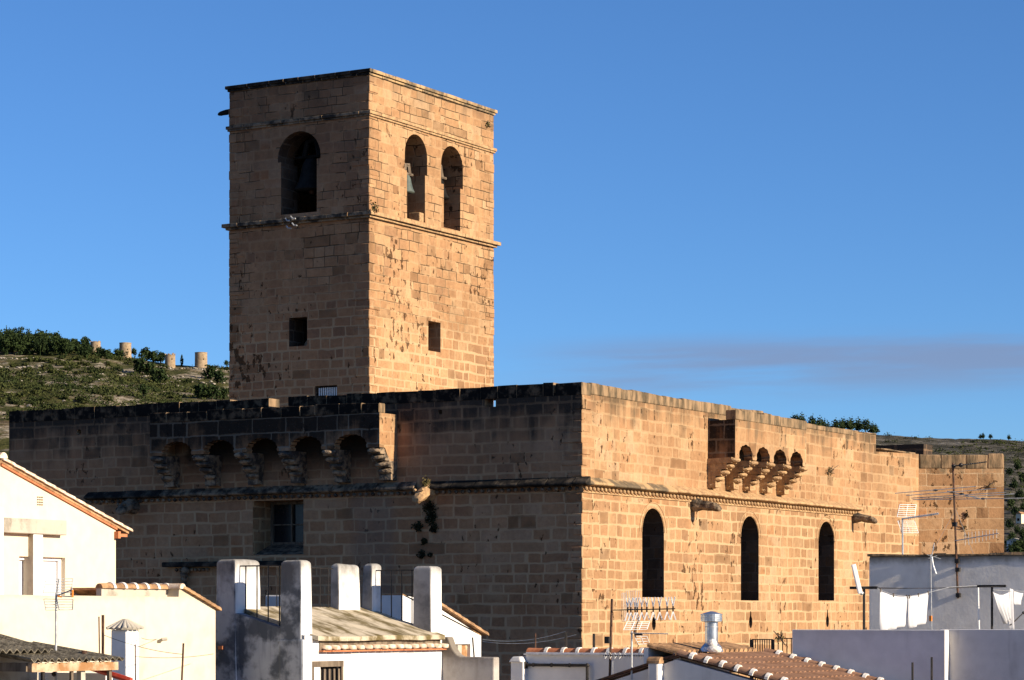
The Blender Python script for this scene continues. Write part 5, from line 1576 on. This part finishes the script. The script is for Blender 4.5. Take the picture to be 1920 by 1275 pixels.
# house with the brown tiled roof: south gable, ridge along the street
Bq = atD(1268, 1232, 51.5); BY = Bq.y; BXr = Bq.x; zR = Bq.z
bh = thing('brown_roof_house', 'house with a brown barrel tile roof and white mortar collars at the bottom right', 'house', (BXr, BY + 3, 0))
e_ = onY(1413, 1272, BY); se = (zR - e_.z) / (e_.x - BXr)
w_ = onY(1135, 1276, BY); sw = (zR - w_.z) / (BXr - w_.x)
XE = BXr + 5.2; XW_ = BXr - 2.4
b = MB(); b.prism([(XW_, 0), (XE, 0), (XE, zR - se * (XE - BXr) - 0.05), (BXr, zR - 0.05), (XW_, zR - sw * 2.4 - 0.05)], 'y', BY, BY + 0.3); b.build('wall', M['grey_wash'], bh)
yB1 = yE(1434, BXr)


def barrel_roof(par, x0, z0, x1, z1, y0, y1, mat, name, pitch=0.215, rlen=0.40, r=0.085):
    b = MB(); nc = max(1, int((y1 - y0) / pitch)); L = math.hypot(x1 - x0, z1 - z0); nr = max(1, int(L / rlen))
    up = Vector((-(z1 - z0) / L * (1 if x1 > x0 else -1), 0, abs(x1 - x0) / L))
    b.poly([(x0, y0, z0), (x0, y1, z0), (x1, y1, z1), (x1, y0, z1)]); 
    for i in range(nc):
        y = y0 + (i + 0.5) * (y1 - y0) / nc
        for j in range(nr):
            u, v = j / nr, min(1.0, (j + 1.12) / nr)
            lift = 0.018
            a = Vector((x0 + (x1 - x0) * u, y + random.uniform(-.006, .006), z0 + (z1 - z0) * u)) + up * 0.004; c = Vector((x0 + (x1 - x0) * v, y + random.uniform(-.006, .006), z0 + (z1 - z0) * v)) + up * lift
            b.barrel(a, c, r * 0.86, up=up, n=6, r2=r)
    return b.build(name, mat, par)


barrel_roof(bh, BXr, zR, XE, zR - se * (XE - BXr), BY + 0.12, yB1, M['clay_brown'], 'roof')
barrel_roof(bh, BXr, zR, XW_, zR - sw * 2.4, BY + 0.12, yB1, M['clay_brown'], 'roof')


def verge(par, x0, z0, x1, z1, y, n_, mat, r=0.105):
    b = MB(); c_ = MB()
    for k in range(n_):
        u, v = k / n_, (k + 1) / n_
        a = Vector((x0 + (x1 - x0) * u, y, z0 + (z1 - z0) * u)); c = Vector((x0 + (x1 - x0) * v, y, z0 + (z1 - z0) * v))
        b.barrel(a, c, r * 0.92, n=8, r2=r); d = (c - a).normalized(); c_.barrel(c - d * 0.045, c + d * 0.03, r * 1.22, n=8)
    b.build('verge_tile', mat, par); c_.build('mortar_collar', M['mortar'], par)


verge(bh, BXr, zR + 0.05, XE, zR - se * (XE - BXr) + 0.05, BY + 0.09, 16, M['clay_brown'])
verge(bh, BXr, zR + 0.05, XE, zR - se * (XE - BXr) + 0.05, yB1, 16, M['clay_brown'])
boxpart('wall', M['grey_wash'], bh, BXr - 2.3, XE, yB1 - 0.3, yB1 - 0.05, 0, zR - se * (XE - BXr) - 0.1)
b = MB(); v_ = [(XW_, zR - sw * 2.4 + 0.03), (BXr, zR + 0.03), (BXr, zR + 0.07), (XW_, zR - sw * 2.4 + 0.07)]
b.prism(v_, 'y', BY - 0.04, BY + 0.11); b.build('verge_board', M['rust'], bh)
# low sunlit roof strip rising behind the ridge
p0, p1 = atD(1281, 1231, 52.3), onX(1434, 1224, BXr - 0.1)
zt7 = atD(1285, 1222, 53).z
us = thing('orange_roof', 'narrow sunlit orange tile roof with a white mortar edge above the brown roof', 'roof', (BXr - 0.5, BY + 2, zR))
b = MB(); b.box(BXr - 0.17, BXr - 0.01, BY + 0.2, yB1, zR - 0.2, zR + 0.06); b.build('mortar_edge', M['mortar'], us, rough=0.015)
barrel_roof(us, BXr - 0.85, zR + 0.20, BXr - 0.17, zR + 0.04, BY + 0.35, yB1 - 0.05, M['clay_lichen'], 'tiles')
b = MB(); b.box(BXr - 0.9, BXr - 0.8, BY + 0.35, yB1 - 0.05, zR - 0.6, zR + 0.18); b.build('wall', M['white'], us)
# chimney stub on the gable
q = onY(1244, 1245, BY - 0.22); cs_ = thing('chimney', 'short white chimney stub with a clay cap beside the brown roof', 'chimney', (q.x, q.y, 9.5))
xc0, xc1 = xS(1214, q.y), xS(1234, q.y)
b = MB(); b.box(xc0, xc1, q.y, yE(1259, xc1), 9.5, onY(1230, 1243, q.y).z); b.build('stack', [M['grey_wash'], M['white']], cs_, bevel=0.04, matfn=lambda f: 1 if f.normal.x > 0.6 else 0)  # whiter on the sunlit side: light painted into the stack
zz_ = onY(1230, 1243, q.y).z; b = MB(); b.barrel((xc0 - 0.02, q.y + 0.12, zz_ - 0.01), (xc1 + 0.02, q.y + 0.12, zz_ - 0.01), 0.13, n=8); b.barrel((xc0 - 0.02, q.y + 0.35, zz_ - 0.01), (xc1 + 0.02, q.y + 0.35, zz_ - 0.01), 0.12, n=8); b.build('cap_tile', M['clay_lichen'], cs_)
# steel flue
q = atD(1334, 1215, 52.8); k_ = 52.8 / F
fl = thing('steel_flue', 'shiny galvanised chimney flue with a wide cowl before the sunlit wall', 'flue', q)
Z = lambda py: 12 + (HY - py) * k_
b = MB(); b.lathe([(0.13, Z(1214)), (0.13, Z(1165))], (q.x, q.y, 0), 20); b.build('pipe', M['galv'], fl, smooth=False)
b = MB(); b.lathe([(0.14, Z(1166.5)), (0.215, Z(1165)), (0.215, Z(1161)), (0.222, Z(1160.5)), (0.222, Z(1158.5)), (0.215, Z(1158)), (0.215, Z(1153.5)), (0.225, Z(1153)), (0.225, Z(1151.5)), (0.10, Z(1148)), (0.02, Z(1146))], (q.x, q.y, 0), 24); b.build('cowl', M['galv'], fl)
b = MB(); b.lathe([(0.136, Z(1176)), (0.136, Z(1174.5))], (q.x, q.y, 0), 20); b.build('joint_band', M['alu'], fl)
b = MB(); b.lathe([(0.24, Z(1222)), (0.20, Z(1213)), (0.136, Z(1206))], (q.x, q.y, 0), 16); b.build('flashing', M['galv'], fl, rough=0.02)
b = MB(); b.ball((q.x + 0.10, q.y - 0.12, Z(1218)), 0.14, 2, (1.2, 1, 0.7)); b.ball((q.x + 0.06, q.y - 0.10, Z(1206)), 0.10, 2); b.build('mortar_lump', M['mortar'], fl, rough=0.05)

# white parapet walls in shade, bottom right
Dq = onY(1772, 1181, yB1 + 0.4); DY, DX = Dq.y, Dq.x
b = MB(); b.box(xS(1485, DY), DX, DY, DY + 0.22, 0, Dq.z); pw = b.build('parapet_wall', M['white_shade_side'], bevel=0.012, seg=1)
tag(pw, 'smooth white parapet wall in blue shade at the bottom right, with a bright end edge', 'wall')
b = MB(); b.box(DX - 0.2, DX + 6, DY + 0.24, DY + 0.45, 0, Dq.z + 0.01); pw = b.build('parapet_wall', M['grey_wash'], bevel=0.012, seg=1, rough=0.01)
tag(pw, 'unevenly washed white parapet wall at the bottom right corner', 'wall')
b = MB(); b.box(xS(1485, DY) + 0.1, DX + 6, DY + 0.46, DY + 9, 9.0, Dq.z - 0.9); tag(b.build('roof_terrace', M['concrete']), 'flat roof terrace behind the white parapets', 'terrace')
for px, py, lab in ((1711, 1242, 'shorter black rod before the shaded white parapet'), (1747, 1232, 'taller black rod before the shaded white parapet')):
    b = MB(); a = atD(px, py, 46.5); b.tube([a, a - UP * 2.5], 0.02, 6); tag(b.build('pole', M['iron']), lab, 'pole')
# clay pot on the brown roof
q = onY(1507, 1245, DY - 0.16); t = thing('chimney_pot', 'weathered clay chimney pot with a flat lid against the white parapet', 'chimney', q)
b = MB(); b.lathe([(0.07, -0.25), (0.09, 0.06), (0.10, 0.11)], q, 12); b.build('pot', M['oldwood'], t); b = MB(); b.lathe([(0.12, 0.115), (0.12, 0.14), (0.02, 0.15)], q, 12); b.build('lid', M['rust'], t)
# railing between the roofs
y9 = atD(1450, 1210, 58.0).y
rl = thing('railing', 'black iron railing between the brown roof and the white parapet', 'railing', (xS(1440, y9), y9, 11.0))
railing((xS(1410, y9), y9, 10.6), (xS(1449, y9), y9, 10.6), 9, onY(1430, 1199, y9).z - 10.6, rl, 'rail_panel', rad=0.012)
railing((xS(1455, y9), y9, 10.6), (xS(1488, y9), y9, 10.6), 4, onY(1470, 1197, y9).z - 10.6, rl, 'rail_panel', rad=0.012)
for px in (1409, 1449):
    q = onY(px, 1200, y9); boxpart('post', M['iron'], rl, q.x - 0.03, q.x + 0.03, y9 - 0.03, y9 + 0.03, 10.2, q.z + 0.01)
wall_plant(atD(1464, 1197, 57.9), 0.13, 50, 0.03, M['dryweed'], 'dry climbing plant tangled on the black railing', 4)

# upper white wall with its roof-edge weeds
Uq = atD(1629, 1042, 63.5)
rot = R(5.5)
mu = Matrix.Translation((Uq.x, Uq.y, 0)) @ Matrix.Rotation(rot, 4, 'Z')
uw = thing('white_roof_wall', 'tall rough white wall in soft shade behind the washing lines', 'wall', (Uq.x + 3, Uq.y, 0))
b = MB(); nx_ = 24
b.box(0, 8, 0, 0.25, 0, Uq.z - 0.02, mat=mu); b.build('wall', M['grey_wash'], uw, bevel=0.04)
b = MB(); x = -0.03
while x < 8:
    w = random.uniform(0.25, 0.5); b.box(x, x + w - 0.01, -0.05, 0.3, Uq.z - 0.02, Uq.z + random.uniform(0.01, 0.05), mat=mu); x += w
b.build('coping', M['coping_sunny'], uw, rough=0.02)
b = MB(); b.box(0, 8, 0.25, 6, 0, Uq.z - 0.5, mat=mu); b.build('house_body', M['white'], uw)


def onU(px, py, off=0.0):              # point on the front of the tall white wall
    n_ = Vector((math.sin(rot), -math.cos(rot), 0)); d = ray(px, py)
    p = Vector((Uq.x, Uq.y, 12)) + n_ * off
    return CAM + d * ((p - CAM).dot(n_) / d.dot(n_))


for a, c in (((1630, 1111), (1629.5, 1182)),):
    pass
# washing-line posts and wires
DT = (onY(1620, 1182, DY) - CAM).dot(FW) + 1.6
T1 = atD(1620, 1102, DT); TXp = T1.x
T2 = onU(1860, 1099, 1.4)
tp = []
for q, l, r, lab in ((T1, 1594, 1645, 'dark iron T-shaped washing-line post at the left end of the sheets'), (T2, 1832, 1886, 'dark iron T-shaped washing-line post against the tall white wall')):
    t = thing('washing_line_post', lab, 'post', (q.x, q.y, 11)); a, c = onY(l, 0, q.y).x, onY(r, 0, q.y).x
    b = MB(); b.tube([q + UP * 0.0, q - UP * 1.8], 0.028, 6); b.build('upright', M['iron'], t)
    b = MB(); b.box(a, c, q.y - 0.03, q.y + 0.03, q.z - 0.03, q.z + 0.03); b.build('crossbar', M['iron'], t)
    tp.append((a, c, q))
for k in (0, 1):
    wire(((tp[0][k] + 0.02, T1.y, T1.z), (tp[1][k] - 0.02, T2.y, T2.z)), 0.03, 0.006, ('back' if k == 0 else 'front') + ' washing line between the two iron T posts', 'washing line')
LX = tp[0][1] + 0.03


def sheet(name, corners, label, cat, mat=None, sag=0.02, fold=0.04, nf=3):
    """Cloth hanging between four corners (top left, top right, bottom right, bottom left), with folds and a hem."""
    A, B_, C_, D_ = corners; b = MB(); n_, m_ = 16, 12; off = []
    nrm = (B_ - A).cross(D_ - A).normalized()
    g = [[None] * (m_ + 1) for _ in range(n_ + 1)]
    for i in range(n_ + 1):
        for j in range(m_ + 1):
            u, v = i / n_, j / m_
            p = A.lerp(B_, u).lerp(D_.lerp(C_, u), v)
            p = p - UP * (sag * 4 * u * (1 - u) * (1 - v)) + nrm * (fold * (0.3 + v) * math.sin(nf * 6.283 * u + 2.0 * v))
            g[i][j] = b.bm.verts.new(p)
    for i in range(n_):
        for j in range(m_):
            b.bm.faces.new((g[i][j], g[i + 1][j], g[i + 1][j + 1], g[i][j + 1]))
    o = b.build(name, mat or M['cloth'], smooth=True)
    s_ = o.modifiers.new('thickness', 'SOLIDIFY'); s_.thickness = 0.006
    return tag(o, label, cat)


LN = Vector((-(T2.y - T1.y), T2.x - T1.x, 0)).normalized(); LP = Vector((tp[0][1] + 0.03, T1.y, 0))


def oL(px, py):                        # point on the upright plane of the washing line
    d = ray(px, py); return CAM + d * ((LP - CAM).dot(LN) / d.dot(LN))



sheet('bed_sheet', (oL(1650, 1107), oL(1701.5, 1118), oL(1702, 1172), oL(1653, 1186)), 'larger white sheet on the washing line, left of the two', 'sheet', sag=0.05)
sheet('bed_sheet', (oL(1703, 1118), oL(1741, 1111), oL(1741, 1166), oL(1707, 1178)), 'smaller white sheet on the washing line, right of the two', 'sheet', sag=0.02, nf=2)
b = MB(); b.tube([oL(1645, 1103), oL(1650, 1106), oL(1675, 1115), oL(1702, 1118.5), oL(1722, 1115.5), oL(1741, 1111), oL(1780, 1101), oL(1832, 1098)], 0.006, 4)
tag(b.build('wire', M['alu']), 'sagging line that carries the two white sheets', 'washing line')
b = MB()
for px, py in ((1651, 1106), (1675, 1115), (1700, 1118), (1705, 1118), (1722, 1115), (1740, 1111)):
    q = oL(px, py); b.box(q.x - 0.015, q.x + 0.015, q.y - 0.012, q.y + 0.012, q.z - 0.05, q.z + 0.03)
tag(b.build('clothes_pegs', M['wood']), 'row of clothes pegs holding the two white sheets', 'pegs')
LX2 = T2.x + 0.1
oM = lambda px, py: oL(px, py) - FW * 0.12 + (CAM - oL(px, py)).normalized() * 0.0
sheet('towel', (oM(1860, 1109), oM(1891, 1109), oM(1893, 1160), oM(1883, 1170)), 'white towel hanging slanted right of the second T post', 'towel', sag=0.08)
sheet('towel', (oM(1892, 1103), oM(1898, 1106), oM(1899, 1182), oM(1894, 1182)), 'narrow white cloth strip next to the slanted towel', 'towel', sag=0.0, nf=1)
sheet('towel', (oM(1899, 1107), oM(1917, 1112), oM(1915, 1133), oM(1903, 1134)), 'small greyish cloth at the far right of the washing line', 'towel', sag=0.02, nf=1)
b = MB(); b.tube([oM(1860, 1106), oM(1890, 1108), oM(1925, 1109)], 0.006, 4); tag(b.build('wire', M['alu']), 'short line carrying the towels', 'washing line')
b = MB(); b.tube([oM(1893, 1172), oM(1916, 1150), oM(1925, 1148)], 0.014, 5); b.ball(oM(1917, 1149), 0.04, 1); tag(b.build('bracket_arm', M['iron']), 'thin dark arm with a knob below the small cloth', 'bracket')
# white panel antenna on the first post
q0, q1 = atD(1600, 1058, DT - 0.1), atD(1613, 1113, DT - 0.1)
t = thing('panel_antenna', 'slim white panel antenna leaning beside the first T post', 'antenna', q1)
d_ = (q0 - q1); L = d_.length; mrot = Matrix.Translation(q1) @ d_.to_track_quat('Z', 'Y').to_matrix().to_4x4()
b = MB(); b.box(-0.06, 0.06, -0.045, 0.045, 0, L, mat=mrot); b.build('panel', M['plastic'], t, bevel=0.012)
b = MB(); b.tube([q1 + Vector((0.0, 0, 0.02)), atD(1620, 1112, DT)], 0.025, 6); b.ball(atD(1615, 1112, DT - 0.1), 0.05, 1); b.build('clamp', M['alu'], t)
# aerials over the white wall
t = thing('television_aerial', 'aerial with a corner grid reflector on a thin mast above the white wall', 'aerial', atD(1692.5, 1041, 65.0))
D = 65.0
mast(t, 1692, 971, 1693, 1042, D, 0.022, M['alu'], 1.0)
grid_reflector(t, [atD(1687, 946, D), atD(1718, 946, D + .5), atD(1715, 969, D + .3), atD(1682, 969, D)], 6, 2, 0.006, M['whitemetal'])
grid_reflector(t, [atD(1683, 977, D), atD(1715, 977, D + .3), atD(1722, 999, D + .5), atD(1691, 999, D)], 6, 2, 0.006, M['whitemetal'])
yagi(t, atD(1691, 973, D), atD(1760, 963, D - .4), 16, 0.05, UP, M['alu'], M['alu'], 0.02, 0.007, 0.15)
W5 = onU(1795, 1115, 0.06); D5 = (W5 - CAM).dot(FW)
t = thing('television_aerial', 'tallest mast with several aerials and long horizontal rods before the bastion', 'aerial', atD(1796, 1120, D5))
mast(t, 1786.5, 868, 1796, 1122, D5, 0.026, M['rust'], 0)
b = MB()
for px, py in ((1790, 983), (1795, 1052), (1796, 1068), (1797, 1116)):
    c = atD(px, py, D5); b.box(c.x - 0.05, c.x + 0.05, c.y - 0.05, c.y + 0.05, c.z - 0.05, c.z + 0.05)
b.build('brackets', M['iron'], t)
p, q = atD(1788, 874, D5), atD(1850, 866, D5 - .6)
yagi(t, p, q, 14, 0.10, side, M['iron'], M['alu'], 0.016, 0.006, 0.25)
b = MB(); b.ball(p, 0.06, 1); b.ball(p.lerp(q, 0.22), 0.06, 1); b.build('dipole', M['iron'], t)
b = MB()
for x0, y0, x1, y1 in ((1678, 925, 1830, 912), (1699, 929, 1868, 916), (1709, 934, 1886, 923), (1711, 937, 1902, 926), (1716, 937, 1920, 934)):
    b.tube([atD(x0, y0, D5 + .3), atD(x1, y1, D5 - .4)], 0.009, 4)
b.build('rods', M['alu'], t)
b = MB(); b.tube([atD(1776, 921, D5 + .2), atD(1838, 935, D5 - .3)], 0.014, 5); b.build('boom', M['alu'], t)
b = MB()
for px, py in ((1754, 919), (1785, 923), (1803, 926), (1843, 935)): b.ball(atD(px, py, D5), 0.05, 1, (1.4, 1, 0.6))
b.build('insulators', M['iron'], t)
yagi(t, atD(1790, 1014, D5), atD(1872, 1000, D5 - .6), 10, 0.16, UP + side * 0.3, M['alu'], M['alu'], 0.012, 0.006, 0.2)
b = MB(); b.tube([atD(1792, 955, D5), atD(1826, 1041, D5 + .5)], 0.006, 4); b.tube([atD(1792, 955, D5), atD(1745, 1041, D5 + .5)], 0.004, 4); b.build('guy_wires', M['alu'], t)
W6 = onU(1746, 1100, 0.5); D6 = (W6 - CAM).dot(FW)
t = thing('television_aerial', 'thin bent mast with a white tube and an orange base right of the sheets', 'aerial', atD(1747, 1182, D6))
mast(t, 1745, 1040, 1747, 1180, D6, 0.014, M['alu'], 0.3)
b = MB(); b.tube([atD(1747, 1044, D6 - .1), atD(1749.5, 1060, D6 - .1), atD(1755, 1076, D6 - .1)], 0.022, 6); b.build('tube', M['plastic'], t)
b = MB(); b.tube([atD(1752, 1018, D6), atD(1747, 1042, D6)], 0.010, 5); b.tube([atD(1741, 1047, D6), atD(1757, 1042, D6)], 0.010, 5); b.tube([atD(1738, 1040, D6), atD(1764, 1048, D6)], 0.006, 5); b.build('broken_arms', M['alu'], t)
c = atD(1745, 1160, D6 - .05); b = MB(); b.box(c.x - 0.03, c.x + 0.03, c.y - 0.03, c.y + 0.03, c.z - 0.06, c.z + 0.07); b.build('base_clamp', M['orange'], t)
b = MB(); a = onU(1834, 1100, 0.8); c = onU(1836, 1190, 0.8); b.tube([a, c], 0.02, 6); tag(b.build('pole', M['whitemetal']), 'thin white pole left of the second T post', 'pole')
for p, q, lab in ((((905, 1199, 64)), (1060, 1184, 63), 'upper thin line crossing the dark church wall'), ((905, 1203, 64), (1080, 1190, 63), 'lower thin line crossing the dark church wall')):
    wire((atD(*p), atD(*q)), 0.12, 0.006, lab, mat=M['alu'])
for px, py, lab in ((1004, 1188, 'thin rusty rod on the dark wall side of the ridge tiles'), (1061, 1186, 'short black post behind the ridge tiles, before the dark church wall'), (1113.5, 1188, 'short black post behind the ridge tiles, before the sunlit wall')):
    b = MB(); a = atD(px, py, 58.5); b.tube([a, a - UP * 0.8], 0.014 if px == 1004 else 0.03, 6); tag(b.build('pole', M['rust'] if px == 1004 else M['iron']), lab, 'pole')
b = MB(); a = atD(886, 1195, 64.0); b.tube([a, atD(889, 1232, 64.0), atD(890, 1262, 64.0)], 0.022, 6); tag(b.build('pole', M['iron']), 'leaning dark rod in front of the small shed window', 'pole')

# ------------------------------------------------------------------ far houses at the right edge
for px, py, wd, hg, lab, m_ in ((1906, 1034, 6.5, 4.0, 'small distant white house among trees at the right edge', 'white'), (1914, 982, 2.6, 4.2, 'tiny distant ochre house on the dark slope at the right edge', 'cream')):
    D = ground_D(px, py); c = hill_point(px, D); t = thing('distant_house', lab, 'house', c)
    b = MB(); b.box(c.x - wd / 2, c.x + wd / 2, c.y - 3, c.y + 3, c.z - 2, c.z + hg); b.build('wall', M[m_], t)
    b = MB(); z0 = c.z + hg; b.prism([(c.x - wd / 2 - 0.3, z0), (c.x + wd / 2 + 0.3, z0), (c.x, z0 + 1.1)], 'y', c.y - 3.3, c.y + 3.3); b.build('roof', M['clay_lichen' if m_ == 'cream' else 'concrete'], t)
    b = MB(); b.box(c.x - 0.7, c.x + 0.4, c.y - 3.08, c.y - 3.0, c.z + 1.0, c.z + 2.2); b.build('window', M['dark'], t)
random.seed(21)
for k, (px, py, h) in enumerate(((1892, 1030, 5), (1899, 1042, 6), (1912, 1045, 7), (1921, 1034, 7), (1897, 1012, 4), (1919, 1008, 5), (1908, 1000, 4), (1893, 992, 4.5), (1904, 968, 5), (1895, 950, 5), (1912, 940, 6), (1901, 920, 6), (1918, 905, 6), (1893, 890, 5), (1909, 880, 6), (1920, 960, 5))):  # lower trees surround the house; upper ones added to darken the shaded hillside
    D = ground_D(px, py + 4); copy_thing(protoC, hill_point(px, D), random.uniform(0, 6), h / 7.5, 'dark bushy tree at the right edge, by the far white house and added up its shaded slope', 'trees on the right slope')

def adopt(parent_kind, child_kinds):
    """Hang every part of the child kinds under the nearest part of the parent kind of the same thing."""
    bpy.context.view_layer.update()
    base = lambda o: o.name.split('.')[0]
    mid = lambda o: sum((Vector(c) for c in o.bound_box), Vector()) / 8 + o.location
    for o in [q for q in bpy.data.objects if base(q) in child_kinds and q.parent and q.parent.parent is None]:
        c_ = [q for q in o.parent.children if base(q) == parent_kind]
        if c_:
            w = min(c_, key=lambda q: (mid(q) - mid(o)).length); o.location = o.location - w.location; o.parent = w


adopt('window', ('window_frame', 'window_bars', 'window_sill', 'grille', 'arch_moulding'))
adopt('ridge_tile', ('mortar_collar',))
adopt('verge_tile', ('mortar_collar',))
adopt('roof', ('eave_tile_row', 'eave_soffit', 'eave_lip', 'verge_course'))
adopt('mast', ('amplifier', 'brackets'))
adopt('boom', ('elements', 'directors', 'director_mounts', 'dipole'))
for o in bpy.data.objects:
    if '_at' in o: del o['_at']
